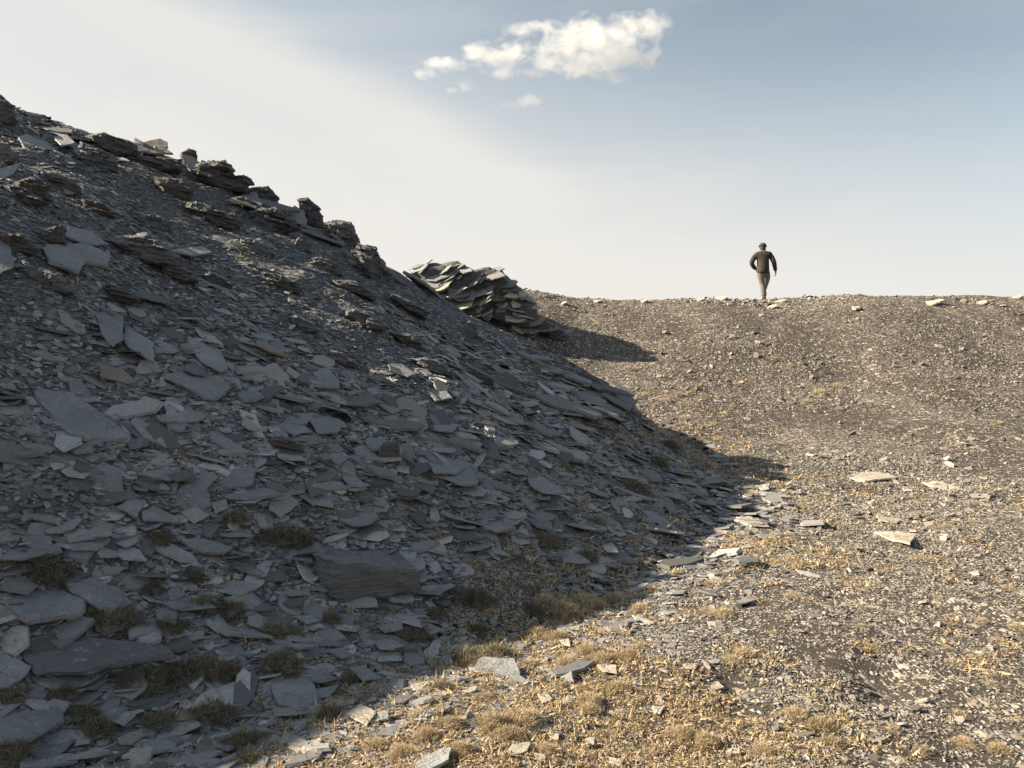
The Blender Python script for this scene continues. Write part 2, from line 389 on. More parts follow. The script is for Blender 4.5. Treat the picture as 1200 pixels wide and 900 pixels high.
# ------------------------------------------------------------------ slabs, one object each
TONES = {'blue-grey': (.20, .207, .221, 1), 'dark grey': (.112, .116, .124, 1), 'pale grey': (.265, .27, .278, 1), 'brown-stained': (.20, .176, .15, 1), 'tan': (.42, .385, .32, 1)}  # tan: the same slate with warm sunlight put into its colour
SLABS = []                 # (object, label or None, world centre, tone, aspect)
def slab_mesh(poly, n, T):
    """poly: world points of the top outline (in order); n: its normal; T: thickness. Split edges in thin layers."""
    P = np.array(poly, float); per = np.linalg.norm(np.roll(P, -1, 0)-P, axis=1); tot = per.sum()
    pts = []
    for a, b, l in zip(P, np.roll(P, -1, 0), per):
        k = max(1, int(round(l/tot*22)))
        for j in range(k):
            f = (j+(0 if j == 0 else rng.uniform(-.25, .25)))/k; pts.append(a+(b-a)*f)
    Q = np.array(pts); c0 = Q.mean(0); K = len(Q)
    size = tot/4
    jit = rng.normal(0, .05, K); jit = .6*jit+.4*np.roll(jit, 1); Q = Q+(Q-c0)*jit[:, None]
    nl = 4 if T > .02 else 3
    rings = []
    offs = np.zeros(K)
    for l in range(nl):
        if l: offs = offs*.5+rng.uniform(-.015, .06, K)*(1 if l < nl-1 else -.6)
        zz = -T*l/(nl-1)
        rings.append(Q+(Q-c0)*(offs+(-.012 if l == 0 else 0))[:, None]+n*(zz+(rng.normal(0, T*.06, K) if l else 0))[:, None] if l else Q+(Q-c0)*-.012)
    inner = c0+(Q-c0)*.62+n*rng.normal(0, min(T*.05, size*.004), (K, 1))
    V = np.concatenate([inner]+rings+[[c0+n*rng.normal(0, T*.03)]])
    ci = len(V)-1; faces = []
    for j in range(K):
        j2 = (j+1) % K
        faces.append((ci, j, j2)); faces.append((j, K+j, K+j2, j2))
        for l in range(nl-1):
            a = K*(1+l); faces.append((a+j, a+K+j, a+K+j2, a+j2))
    faces.append(tuple(K*nl+j for j in range(K))[::-1])
    # origin at the slab's underside centre
    org = c0-n*T
    me = bpy.data.meshes.new('slate_plate'); me.from_pydata([tuple(v) for v in V-org], [], faces)
    bm = bmesh.new(); bm.from_mesh(me); bmesh.ops.recalc_face_normals(bm, faces=bm.faces); bm.to_mesh(me); bm.free()
    return me, org
def add_slab(poly, n, T, tone, label=None, group='slate plates strewn over the spoil heap', name='slate_plate'):
    me, org = slab_mesh(poly, n, T)
    o = link(name, me, M_SLATE); o.location = org
    c = np.array(TONES[tone])*np.r_[np.full(3, rng.uniform(.88, 1.12)), 1]; o.color = tuple(c)
    tag(o, None, 'slate plate', group)
    P = np.array(poly); d = P-P.mean(0); ev = np.linalg.eigvalsh(d.T@d); asp = math.sqrt(max(ev[2], 1e-9)/max(ev[1], 1e-9))
    SLABS.append([o, label, P.mean(0), tone, asp, P]); return o
def poly_on(px, py, blend, lift=.02, tilt=(0, 0, 0)):
    cx_, cy_ = np.mean(px), np.mean(py); p0, ok = hit([cx_], [cy_]); p0 = p0[0]
    n = normal(p0[:1], p0[1:2])[0]*(1-blend)+np.array([0, 0, 1])*blend+np.array(tilt); n /= np.linalg.norm(n)
    cam_p = np.array([0, 0, CAMZ]); vd = p0-cam_p; vd /= np.linalg.norm(vd)
    k = -n@vd
    if k < .16: n = n-vd*(.16-k)*1.05; n /= np.linalg.norm(n)
    u, v = rays(px, py); D = np.stack([u, np.ones_like(u), v], -1)
    t = (n@(p0-cam_p)+lift)/(D@n); return cam_p+D*t[:, None], n, p0
# traced plates: origin, scale of the close look, points, tone, thickness factor, own label
TR = []
def T_(ox, oy, k, tone, *p, lab=None, th=1.0, bl=.16): TR.append((np.array(p[0::2], float)/k+ox, np.array(p[1::2], float)/k+oy, tone, lab, th, bl))
a = (0, 325, 4)
T_(*a, 'blue-grey', 150,520,330,545,440,620,600,740,590,765,430,765,330,750,280,710,230,640,170,570, lab='biggest smooth blue-grey slate plate on the lower left flank of the spoil heap')
T_(*a, 'blue-grey', 770,465,870,435,1000,470,1080,520,1010,575,960,570,860,510, lab='wide six-sided slate plate resting below the two upright pale plates')
T_(*a, 'blue-grey', 585,225,720,310,720,395,600,330,580,290, lab='tilted diamond slate plate on the heap, left of the rough pale plate', th=1.4)
T_(*a, 'pale grey', 870,270,960,300,1030,340,1065,430,1030,445,950,400,900,340, lab='rough pale slate plate hanging steeply on the heap')
T_(*a, 'blue-grey', 440,150,500,130,580,200,575,300,530,320,480,260)
T_(*a, 'blue-grey', 0,740,75,760,80,830,30,865,-30,865,-30,745)
T_(*a, 'brown-stained', 470,415,570,430,640,490,600,500,470,465)
T_(*a, 'blue-grey', 740,650,870,625,980,640,930,675,760,680)
T_(*a, 'blue-grey', 550,600,640,615,645,640,600,670,530,645)
T_(*a, 'blue-grey', 95,770,200,785,270,800,240,825,120,800)
T_(*a, 'dark grey', 600,770,720,730,690,790,610,810)
T_(*a, 'dark grey', 650,60,800,105,800,130,640,90)
a = (0, 100, 4)
T_(*a, 'pale grey', 130,230,240,220,285,265,260,335,180,345,120,310,90,250, lab='pale smooth slate plate below the dark boulder at the top of the heap', th=1.2)
T_(*a, 'pale grey', 230,205,300,215,350,270,290,285,240,235)
T_(*a, 'blue-grey', 200,755,400,745,520,800,500,850,400,830,370,880,230,830, lab='large blue-grey slate plate with notched lower edge, high on the left flank', th=1.3)
T_(*a, 'blue-grey', -30,690,40,720,70,850,0,890,-30,880)
T_(*a, 'brown-stained', 270,445,390,465,400,510,310,510)
T_(*a, 'blue-grey', 310,660,430,690,510,745,400,750,310,710)
T_(*a, 'pale grey', 0,395,100,365,60,415,0,450,-20,430, th=1.8)
T_(*a, 'blue-grey', 800,775,950,755,990,785,900,800)
T_(*a, 'blue-grey', 1060,540,1200,500,1230,560,1200,575)
a = (300, 425, 4)
T_(*a, 'blue-grey', 505,150,620,135,690,220,640,240,570,200)
T_(*a, 'blue-grey', 810,470,950,455,1000,490,930,520,830,515)
T_(*a, 'blue-grey', 860,530,1000,545,1045,575,980,580)
T_(*a, 'pale grey', 65,620,150,610,205,660,120,720,65,690)
T_(*a, 'blue-grey', 400,530,450,520,510,570,490,590,440,580)
T_(*a, 'blue-grey', 240,580,350,555,445,595,330,600)
T_(*a, 'blue-grey', 205,625,240,610,310,655,270,670)
T_(*a, 'blue-grey', 320,425,440,440,390,480,330,450)
T_(*a, 'blue-grey', 95,300,170,255,260,325,180,340)
T_(*a, 'blue-grey', 250,270,340,250,410,290,380,330,290,330)
T_(*a, 'blue-grey', 870,690,990,740,960,750,860,705)
T_(*a, 'blue-grey', 620,610,760,630,730,640,640,630)
T_(*a, 'blue-grey', 620,10,740,55,700,65,630,40)
T_(*a, 'blue-grey', 810,150,850,125,895,160,850,180)
T_(*a, 'blue-grey', 1000,165,1140,205,1120,225,1010,185)
a = (0, 550, 4)
T_(*a, 'blue-grey', 100,310,240,315,255,400,180,385,110,350)
T_(*a, 'blue-grey', 20,600,280,565,390,620,380,680,220,710,130,720,20,650, lab='broad cracked slate plate between two grass cushions at the foot of the heap', th=1.3, bl=.5)
T_(*a, 'blue-grey', 840,330,960,330,1090,370,1050,395,950,390,890,365, th=1.3)
T_(*a, 'pale grey', 840,200,920,175,985,215,910,255)
T_(*a, 'pale grey', 990,160,1060,140,1070,185,1010,205)
T_(*a, 'blue-grey', 545,180,620,130,680,160,640,225, th=1.4)
T_(*a, 'blue-grey', 640,20,780,0,835,40,800,55,700,35)
T_(*a, 'blue-grey', 660,200,720,175,850,235,840,250,680,240)
T_(*a, 'blue-grey', 310,330,480,350,460,380,340,380)
T_(*a, 'blue-grey', 135,205,290,230,280,260,140,230)
T_(*a, 'blue-grey', 480,455,580,460,560,490,490,500)
T_(*a, 'pale grey', 545,345,640,315,650,340,590,370)
T_(*a, 'blue-grey', 220,285,370,225,390,235,330,295,230,300)
T_(*a, 'pale grey', 690,85,780,70,800,95,710,100)
T_(*a, 'dark grey', 280,90,360,20,430,80,410,100)
a = (0, 700, 4)
T_(*a, 'dark grey', 70,220,220,130,270,170,430,200,800,240,820,270,560,310,420,350,180,355,110,310, lab='huge flat half-buried slate sheet in front of the long grass cushion', th=.8, bl=.6)
T_(*a, 'blue-grey', -30,580,290,510,300,580,140,665,-30,690, lab='thick slate plate in the bottom left corner of the photo', th=1.5, bl=.5)
T_(*a, 'blue-grey', 470,560,530,520,640,550,580,600, bl=.5)
T_(*a, 'blue-grey', 660,680,760,660,830,690,780,720,690,735, bl=.5, th=1.4)
T_(*a, 'brown-stained', 550,660,640,625,685,640,620,690,560,690, bl=.5)
T_(*a, 'blue-grey', 100,760,350,730,370,770,240,795,100,795, bl=.5)
a = (300, 700, 4)
T_(*a, 'blue-grey', 80,370,160,350,250,380,285,440,300,520,220,525,110,500,75,450, lab='rounded cracked slate plate lying among grass cushions near the shadow edge', th=1.2, bl=.6)
T_(*a, 'blue-grey', 250,370,340,355,375,380,320,400,260,395, bl=.6)
T_(*a, 'blue-grey', 285,430,390,410,340,470,290,470, bl=.6)
T_(*a, 'blue-grey', 160,590,240,570,235,600,190,635, bl=.6)
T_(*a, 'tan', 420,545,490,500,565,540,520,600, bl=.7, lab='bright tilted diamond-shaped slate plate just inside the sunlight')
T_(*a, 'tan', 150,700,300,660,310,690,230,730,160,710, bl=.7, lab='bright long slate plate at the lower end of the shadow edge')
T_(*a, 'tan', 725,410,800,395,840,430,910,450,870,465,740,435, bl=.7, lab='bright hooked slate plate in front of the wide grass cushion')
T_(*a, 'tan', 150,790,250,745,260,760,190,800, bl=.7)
T_(*a, 'pale grey', 570,540,620,530,620,570,590,575, bl=.7)
T_(*a, 'blue-grey', 555,210,610,190,695,225,640,245,580,240, bl=.5)
T_(*a, 'blue-grey', 320,245,400,240,460,270,400,285, bl=.5)
T_(*a, 'blue-grey', 570,135,680,115,690,150,600,165, bl=.5)
T_(*a, 'blue-grey', 780,140,830,130,875,155,820,175, bl=.5)
T_(*a, 'blue-grey', 80,215,230,220,290,228,200,245, bl=.5)
T_(*a, 'blue-grey', 440,330,500,320,585,380,500,390, bl=.5)
T_(*a, 'blue-grey', 180,90,260,85,300,110,240,125, bl=.5)
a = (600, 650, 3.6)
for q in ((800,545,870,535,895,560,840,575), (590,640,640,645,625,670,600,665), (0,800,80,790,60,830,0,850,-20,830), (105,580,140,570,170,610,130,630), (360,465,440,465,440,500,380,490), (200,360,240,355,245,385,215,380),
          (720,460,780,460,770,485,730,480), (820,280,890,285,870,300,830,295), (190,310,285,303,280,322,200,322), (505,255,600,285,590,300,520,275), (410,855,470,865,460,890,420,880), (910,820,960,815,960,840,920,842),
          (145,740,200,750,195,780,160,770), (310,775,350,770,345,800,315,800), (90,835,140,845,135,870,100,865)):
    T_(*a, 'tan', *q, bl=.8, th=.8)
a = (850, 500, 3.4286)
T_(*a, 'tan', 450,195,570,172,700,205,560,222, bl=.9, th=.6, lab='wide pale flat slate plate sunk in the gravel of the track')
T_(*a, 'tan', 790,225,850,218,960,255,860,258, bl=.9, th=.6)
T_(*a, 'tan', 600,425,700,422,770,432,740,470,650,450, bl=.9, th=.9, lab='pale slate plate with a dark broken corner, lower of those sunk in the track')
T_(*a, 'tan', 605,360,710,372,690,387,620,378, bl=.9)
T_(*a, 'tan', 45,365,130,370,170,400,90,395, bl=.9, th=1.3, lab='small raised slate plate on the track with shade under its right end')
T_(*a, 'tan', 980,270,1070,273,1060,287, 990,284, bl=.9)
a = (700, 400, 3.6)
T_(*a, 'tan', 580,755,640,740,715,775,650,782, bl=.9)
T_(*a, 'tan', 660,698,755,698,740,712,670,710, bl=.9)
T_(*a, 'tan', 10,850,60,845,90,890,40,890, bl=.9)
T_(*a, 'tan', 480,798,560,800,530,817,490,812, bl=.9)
a = (450, 280, 3)
T_(*a, 'blue-grey', 610,535,760,540,850,600,840,620,700,580, bl=.25, th=1.3, lab='long dark slate plate at the right-hand toe of the heap')
T_(*a, 'dark grey', 760,545,850,545,890,575,860,602, bl=.3, th=1.4)
T_(*a, 'dark grey', 500,540,620,560,760,620,740,632,600,592, bl=.25, th=1.3)
T_(*a, 'blue-grey', 10,435,60,440,110,475,80,485, bl=.3)
T_(*a, 'blue-grey', 150,540,215,530,240,560,180,570, bl=.3)
T_(*a, 'blue-grey', 165,790,290,780,335,860,280,870,170,825, bl=.4)
T_(*a, 'blue-grey', 170,655,260,655,240,680,180,675, bl=.3)

MASK = np.zeros((92, 122), bool)         # where a traced plate already lies
for px, py, tone, lab, th, bl in TR:
    w = px.max()-px.min()
    tl = rng.normal(0, .035, 3)
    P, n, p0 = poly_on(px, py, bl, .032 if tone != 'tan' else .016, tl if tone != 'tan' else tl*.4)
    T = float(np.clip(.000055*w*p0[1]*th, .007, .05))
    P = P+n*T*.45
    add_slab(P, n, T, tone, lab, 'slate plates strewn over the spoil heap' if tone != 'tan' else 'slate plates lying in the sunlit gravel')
    MASK[max(0, int(py.min()//10)):int(py.max()//10)+1, max(0, int(px.min()//10)):int(px.max()//10)+1] = True

# ------------------------------------------------------------------ bedded rocks
def foliated(px, py, depth, name, label, mat, cat='rock', group='bedded slate rocks jutting from the heap', push=.0, cuts=2, amp=.05, dip=(.25, -.1, 1), sink=0, grow=1.0):
    """a rock of thin beds: outline across the view, real depth into the slope, worn edges, stepped beds"""
    px = np.array(px, float); py = np.array(py, float); m0, m1 = px.mean(), py.mean()
    px = m0+(px-m0)*grow; py = m1+(py-m1)*grow; py = np.where(py > m1, py+sink, py)
    ty = py.mean()+.3*np.ptp(py)
    for _ in range(60):
        p0, ok = hit([px.mean()], [ty])
        if ok[0]: break
        ty += 2
    d0 = p0[0][1]+push
    u, v = rays(px, py); fr = np.stack([u*d0, np.full_like(u, d0), CAMZ+v*d0], -1)
    c = fr.mean(0); w = np.ptp(fr[:, 0]); dep = depth*w
    vd = c-np.array([0, 0, CAMZ]); vd[2] *= .3; vd /= np.linalg.norm(vd)
    bm = bmesh.new(); rings = []
    for s_, o_ in ((.80, -.30), (.97, -.12), (1.0, .12), (.93, .45), (.6, .75)):
        rings.append([bm.verts.new((c+(p-c)*s_+vd*dep*o_+np.array([0, 0, -.06*dep*(o_ > .3)]))) for p in fr])
    K = len(px)
    for a_, b_ in zip(rings, rings[1:]):
        for j in range(K): bm.faces.new((a_[j], a_[(j+1) % K], b_[(j+1) % K], b_[j]))
    bm.faces.new(rings[0]); bm.faces.new(rings[-1][::-1])
    bmesh.ops.triangulate(bm, faces=[f for f in bm.faces if len(f.verts) > 4])
    for _ in range(cuts+2):
        bmesh.ops.subdivide_edges(bm, edges=[e for e in bm.edges if e.calc_length() > w*.038], cuts=1, use_grid_fill=True)
    bmesh.ops.triangulate(bm, faces=[f for f in bm.faces if len(f.verts) > 4])
    bmesh.ops.recalc_face_normals(bm, faces=bm.faces); bm.normal_update()
    dv = np.array(dip, float); dv /= np.linalg.norm(dv)
    co = np.array([v_.co for v_ in bm.verts]); no = np.array([v_.normal for v_ in bm.verts])
    s_ = (co-c)@dv; bed = max(.018, w*.034)
    sd = rng.integers(0, 999)
    q = s_/bed+.9*fbm(co[:, 0]/w*2+5, co[:, 1]/w*2, int(sd), 2)
    lat = no-np.outer(no@dv, dv)
    t1 = np.cross(dv, [.3, 1, .1]); t1 /= np.linalg.norm(t1); t2 = np.cross(dv, t1)
    # groups of beds break along their own joints, so each juts by its own amount and along straight edges
    for thick, wide, k_ in ((1, .30, 1.1), (3.3, .42, 1.5)):
        b_ = np.floor(q/thick); sh = _h(b_, b_*0+3, int(sd))*7
        j1 = np.floor(((co-c)@t1)/(w*wide)+sh); j2 = np.floor(((co-c)@t2)/(w*wide)+sh*1.7)
        r_ = _h(j1*13+b_, j2*7+b_, int(sd)+2)-.55
        co = co+lat*(r_*amp*w*k_)[:, None]
    co = co+no*(fbm(co[:, 0]/w*9, (co[:, 1]+co[:, 2])/w*9, int(sd)+5, 3)*amp*w*.45)[:, None]
    co = co-dv*((q-np.floor(q)-.5)*bed*.55)[:, None]
    org = np.array([c[0], c[1], co[:, 2].min()])
    for v_, p in zip(bm.verts, co): v_.co = p-org
    me = bpy.data.meshes.new(name); bm.to_mesh(me); bm.free()
    o = link(name, me, mat); o.location = org; tag(o, label, cat, group); return o
def fz(ox, oy, k, pts, *args, **kw): return foliated(np.array(pts[0::2])/k+ox, np.array(pts[1::2])/k+oy, *args, **kw)
a = (0, 100, 4); rk = 'slate_rock'
fz(*a, (-60,30,0,40,60,95,80,170,50,195,-60,190), .8, rk, 'dark boulder standing on the skyline at the very top of the heap', M_STRATA)
fz(*a, (400,240,480,222,640,280,650,335,560,335,440,290), .7, rk, 'long rounded bedded rock just under the skyline above the dark hollow', M_STRATA, push=-.1)
fz(*a, (372,262,410,275,540,330,548,412,470,405,380,372), .5, rk, 'dark thin-bedded rock in the hollow under the long rounded rock', M_BLOCK, amp=.07)
fz(*a, (620,330,860,350,850,402,720,412,640,380), .6, rk, 'grey bedded rock between the long rounded rock and the lit flaky crest', M_STRATA)
fz(*a, (720,430,860,440,910,490,880,550,780,545), .6, rk, 'brown bedded rock below the lit flaky crest', M_RUST)
fz(*a, (885,400,930,365,1060,350,1100,430,1165,428,1182,490,1150,505,1060,500,960,460), .7, rk, 'flaky crest of thin plates with sunlit edges on the skyline', M_STRATA, amp=.08)
fz(*a, (500,725,690,690,860,820,830,858,700,840,560,795), .55, rk, 'dark overhanging ledge beside the notched blue-grey plate', M_BLOCK, amp=.07)
fz(*a, (980,640,1100,590,1140,640,1110,682,1020,665), .6, rk, 'pointed rock with a dark hollow under it below the lit flaky crest', M_STRATA)
fz(*a, (70,455,150,430,240,470,230,540,120,550,70,505), .6, rk, 'brown rounded stack of beds below the pale smooth plate', M_RUST, amp=.07)
fz(*a, (150,690,290,655,310,745,200,750), .6, rk, 'brown bedded rock resting over the notched blue-grey plate', M_RUST)
fz(*a, (-50,255,40,270,90,340,60,370,-50,380), .6, rk, 'dark hollowed rock at the left edge under the skyline boulder', M_BLOCK)
fz(*a, (845,320,885,295,925,310,925,348,860,345), .8, rk, 'small rounded sunlit boulder standing on the skyline of the heap', M_RUST, push=.05, sink=8, grow=1.00)
fz(*a, (100,820,130,830,230,890,250,950,140,910), .5, rk, 'dark edge-on rock below the notched blue-grey plate', M_BLOCK)
a = (300, 200, 4)
fz(*a, (195,135,240,125,300,175,328,228,280,240,220,190), .8, rk, 'egg-shaped dark rock on the skyline right of the flaky crest', M_STRATA, push=.05, sink=14, grow=1.0, amp=.08)
fz(*a, (320,250,390,232,445,245,495,320,480,375,400,335), .7, rk, 'dark rock mass with a sunlit top on the falling skyline', M_BLOCK, push=.05, sink=14, grow=1.06, amp=.07)
fz(*a, (480,345,560,360,640,440,620,500,550,475,480,395), .7, rk, 'lowest dark rock mass on the falling skyline', M_BLOCK, push=.05, sink=14, grow=1.06, amp=.07)
fz(*a, (-40,80,60,72,108,130,80,155,0,140,-30,120), .7, rk, 'rounded crest rock between the flaky crest and the egg-shaped rock', M_STRATA, push=.1)
fz(*a, (-20,180,90,170,180,230,198,270,130,297,40,288,-20,250), .6, rk, 'stack of thin dark beds below the rounded crest rock', M_STRATA, amp=.08)
fz(*a, (180,335,200,310,262,345,255,382,170,378), .6, rk, 'small lone bedded rock in the fine rubble below the egg-shaped rock', M_STRATA)
fz(*a, (360,510,470,518,560,580,552,607,470,575,380,555), .5, rk, 'flat bedded ledge in the middle of the falling right flank', M_STRATA)
fz(*a, (940,752,1000,700,1040,720,1042,772,985,803), .8, rk, 'black angular boulder low on the right flank before the second outcrop', M_BLOCK, push=-.05)
fz(*a, (440,370,470,365,560,470,565,515,500,482), .5, rk, 'steep flaky rib right under the dark skyline masses', M_BLOCK, amp=.07)
fz(*a, (240,432,300,420,362,440,345,482,270,475), .5, rk, 'pale worn rock in the rubble left of the flat bedded ledge', M_STRATA)
fz(*a, (615,570,700,598,812,660,800,695,700,645), .5, rk, 'long dark rib slanting down the right flank', M_BLOCK, amp=.06)
a = (300, 425, 4)
fz(*a, (50,362,120,345,218,378,232,428,180,440,60,400), .7, rk, 'rounded brown-black boulder sitting in the plates of the lower heap', M_RUST, group='loose boulders on the lower heap')
fz(*a, (595,375,662,358,682,440,668,492,598,482,562,455), .7, rk, 'upright angular grey block standing in the plates of the lower heap', M_STRATA, group='loose boulders on the lower heap', amp=.03)
fz(*a, (258,450,295,438,375,492,300,500), .6, rk, 'small dark wedge of rock below the rounded brown-black boulder', M_RUST, group='loose boulders on the lower heap')

# smaller bedded rocks breaking the slope
ROCKS = []
for px, py, w, h_, mt in ((75,215,46,20,0), (120,190,40,18,1), (250,252,52,20,0), (300,290,40,18,1), (205,318,50,18,1), (140,345,44,18,2), (60,330,46,22,1), (20,285,40,22,2), (330,330,44,16,0), (385,312,40,16,1), (255,330,36,14,0), (430,375,46,16,1), (480,400,40,14,0), (355,380,34,14,1), (115,245,40,18,2), (185,262,36,16,1), (30,230,44,20,0), (510,430,44,14,1), (560,440,40,13,0), (400,420,36,13,1), (215,365,36,14,1), (290,240,34,14,2)):
    K = 9; th = (np.arange(K)+rng.uniform(-.3, .3, K))/K*6.283; sl = .38
    X = px+np.cos(th)*w*.55*rng.uniform(.75, 1.15, K); Y = py+np.sin(th)*h_*.55*rng.uniform(.75, 1.15, K)+(X-px)*sl
    ROCKS.append((foliated(X, Y, .55, 'slate_rock', None, (M_STRATA, M_BLOCK, M_RUST)[mt], amp=.07), px, py, w, ('grey', 'dark', 'brownish')[mt]))

# the big squared block in the foreground
def big_block():
    p, _ = hit([420], [699]); x0, y0, z0 = p[0]; d = y0-.16
    bm = bmesh.new(); s = d/F
    # front-left edge nearest; the long face runs to the right and slightly away
    bl = np.array([(382-600)*s, d, CAMZ+(450-698)*s]); br = np.array([(490-600)*s*1.05, d*1.05, CAMZ+(450-681)*s*1.05])
    tl = np.array([(392-600)*s*1.0, d+.03, CAMZ+(450-651)*s]); trr = np.array([(492-600)*s*1.06, d*1.06, CAMZ+(450-656)*s*1.06])
    back = np.array([-.16, .34, .015])
    lb = np.array([(349-600)*s*1.07, d*1.07, CAMZ+(450-664)*s*1.07]); lt = np.array([(357-600)*s*1.08, d*1.08, CAMZ+(450-630)*s*1.08])
    bt = np.array([(462-600)*s*1.15, d*1.15, CAMZ+(450-637)*s*1.15])
    low = np.array([0, 0, -.10])
    V = [bl, br, trr, tl, lt, bt, lb+low, br+np.array([-.05, .4, 0])+low*0]
    v = [bm.verts.new(q) for q in V]
    for q in v: q.co.z -= .055
    for f in ((0, 1, 2, 3), (3, 2, 5, 4), (0, 3, 4, 6), (1, 7, 5, 2), (6, 4, 5, 7), (0, 6, 7, 1)): bm.faces.new([v[i] for i in f])
    bmesh.ops.bevel(bm, geom=bm.edges[:], offset=.006, segments=1, affect='EDGES')
    for _ in range(5): bmesh.ops.subdivide_edges(bm, edges=[e for e in bm.edges if e.calc_length() > .028], cuts=1, use_grid_fill=True)
    bmesh.ops.triangulate(bm, faces=[f for f in bm.faces if len(f.verts) > 4])
    bmesh.ops.recalc_face_normals(bm, faces=bm.faces); bm.normal_update()
    co = np.array([q.co for q in bm.verts]); no = np.array([q.normal for q in bm.verts])
    dv = np.array([.06, .15, 1.]); dv /= np.linalg.norm(dv); c = co.mean(0)
    q = (co-c)@dv/.022+1.5*fbm(co[:, 0]*4, co[:, 1]*4, 5, 2); lay = _h(np.floor(q), np.floor(q)*0, 8)-.5
    lay2 = _h(np.floor(q/3.3), np.floor(q)*0, 18)-.5
    lat = no-np.outer(no@dv, dv)
    co = co+lat*(lay*.016+lay2*.034)[:, None]+no*(.034*fbm(co[:, 0]*9, co[:, 2]*9+co[:, 1]*7, 12, 3))[:, None]
    org = np.array([c[0], c[1], co[:, 2].min()])
    for w_, p_ in zip(bm.verts, co): w_.co = p_-org
    me = bpy.data.meshes.new('slate_block'); bm.to_mesh(me); bm.free()
    o = link('slate_block', me, M_BLOCK); o.location = org
    tag(o, 'big squared dark slate block lying at the foot of the heap among grass cushions', 'rock', 'loose boulders on the lower heap')
big_block()

# second outcrop with its pile of plates
OUT = (85,118,120,98,180,86,262,78,300,105,392,98,450,150,505,205,540,232,552,285,640,335,600,350,470,330,340,290,200,240,120,170)
opx = np.array(OUT[0::2])/3+450; opy = np.array(OUT[1::2])/3+280
def outcrop():
    D0 = 17.6
    o = foliated(opx, opy, .45, 'rock_outcrop', 'second craggy slate outcrop behind the heap, its upper plates lit by the sun', M_STRATA, 'outcrop', None, push=0, cuts=3, amp=.03, dip=(-.35, -.2, 1))
    return o
oc = outcrop()
bpy.context.view_layer.update()
from mathutils.bvhtree import BVHTree
def bvh_of(o):
    m_ = o.data; M = o.matrix_world
    return BVHTree.FromPolygons([M @ v.co for v in m_.vertices], [tuple(p.vertices) for p in m_.polygons])
OB = bvh_of(oc)
cnt = 0
for _ in range(1400):
    if cnt >= 84: break
    px, py = rng.uniform(478, 664), rng.uniform(300, 400)
    loc, nor, idx, dist = OB.ray_cast(Vector((0, 0, CAMZ)), Vector(((px-CX)/F, 1, (CY-py)/F)).normalized())
    if loc is None: continue
    hgt = sm(395, 315, py)
    L = rng.uniform(.12, .36)*(1+.2*hgt); Wd = L*rng.uniform(.4, .8); T = rng.uniform(.018, .04)
    n = np.array([[-.5, -.6, .9], [-.35, -.72, .95], [-.72, -.4, .9]][rng.integers(0, 3)] if px < 600+30*rng.normal() else [.25, -.5, .9])+np.array(nor)*rng.uniform(.0, .25)+rng.normal(0, .14, 3); n /= np.linalg.norm(n)
    t, b = basis(n[None], np.array([rng.normal(.2, .5)])); t, b = t[0], b[0]
    th = np.sort((np.arange(6)+rng.uniform(-.3, .3, 6))/6*2*math.pi)
    P = np.array(loc)[None]+np.array(nor)*.02+n*T*.4+(t*(np.cos(th)*L*rng.uniform(.8, 1.1, 6))[:, None]+b*(np.sin(th)*Wd*rng.uniform(.8, 1.1, 6))[:, None])
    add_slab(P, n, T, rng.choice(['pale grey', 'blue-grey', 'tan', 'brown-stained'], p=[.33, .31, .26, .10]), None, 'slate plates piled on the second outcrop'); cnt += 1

# broken plates jutting along the crest of the heap
cx_ = np.r_[rng.uniform(150, 500, 30), rng.uniform(600, 742, 10)]
for px in cx_:
    yy = np.arange(90, 480, 3.0); ph, okh = hit(np.full_like(yy, px), yy); i0 = okh.argmax() if px < 600 else np.argmin(np.abs(yy-(430+(px-650)*.37)))
    p = ph[min(i0+int(rng.integers(0, 4)), len(ph)-1)]
    n = normal(p[:1], p[1:2])[0]+rng.normal(0, .20, 3)+np.array([0, -.1, .15]); n /= np.linalg.norm(n)
    L = rng.uniform(.16, .42); Wd = L*rng.uniform(.35, .7)
    t, b = basis(n[None], np.array([rng.uniform(0, 6.28)])); K = 7
    if px >= 600: t = np.array([[.80, -.1, -.33]]); t -= n*(t@n)[:, None]; t /= np.linalg.norm(t); b = np.cross(n, t[0])[None]; L *= 1.5; Wd *= .55
    th = (np.arange(K)+rng.uniform(-.36, .36, K))/K*6.283
    P = p+n*rng.uniform(.03, .12)+(t[0]*(np.cos(th)*L*rng.uniform(.75, 1.1, K))[:, None]+b[0]*(np.sin(th)*Wd*rng.uniform(.75, 1.1, K))[:, None])
    add_slab(P, n, rng.uniform(.025, .06), rng.choice(['blue-grey', 'dark grey', 'brown-stained'], p=[.5, .3, .2]))

# loose plates along the skyline of the rise
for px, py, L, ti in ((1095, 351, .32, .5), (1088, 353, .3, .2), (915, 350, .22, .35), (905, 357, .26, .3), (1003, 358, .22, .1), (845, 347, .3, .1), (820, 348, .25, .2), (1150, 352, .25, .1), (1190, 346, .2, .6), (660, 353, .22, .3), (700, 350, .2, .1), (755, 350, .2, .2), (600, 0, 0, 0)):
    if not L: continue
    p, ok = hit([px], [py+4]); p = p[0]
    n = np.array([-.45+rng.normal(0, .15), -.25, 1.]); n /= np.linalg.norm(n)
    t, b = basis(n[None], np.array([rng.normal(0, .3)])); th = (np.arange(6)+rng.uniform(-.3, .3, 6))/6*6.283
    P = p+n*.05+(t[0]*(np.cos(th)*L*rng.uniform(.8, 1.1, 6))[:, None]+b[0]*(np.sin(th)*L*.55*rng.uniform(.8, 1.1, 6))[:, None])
    add_slab(P, n, .05, 'tan', None, 'slate plates on the skyline of the rise')

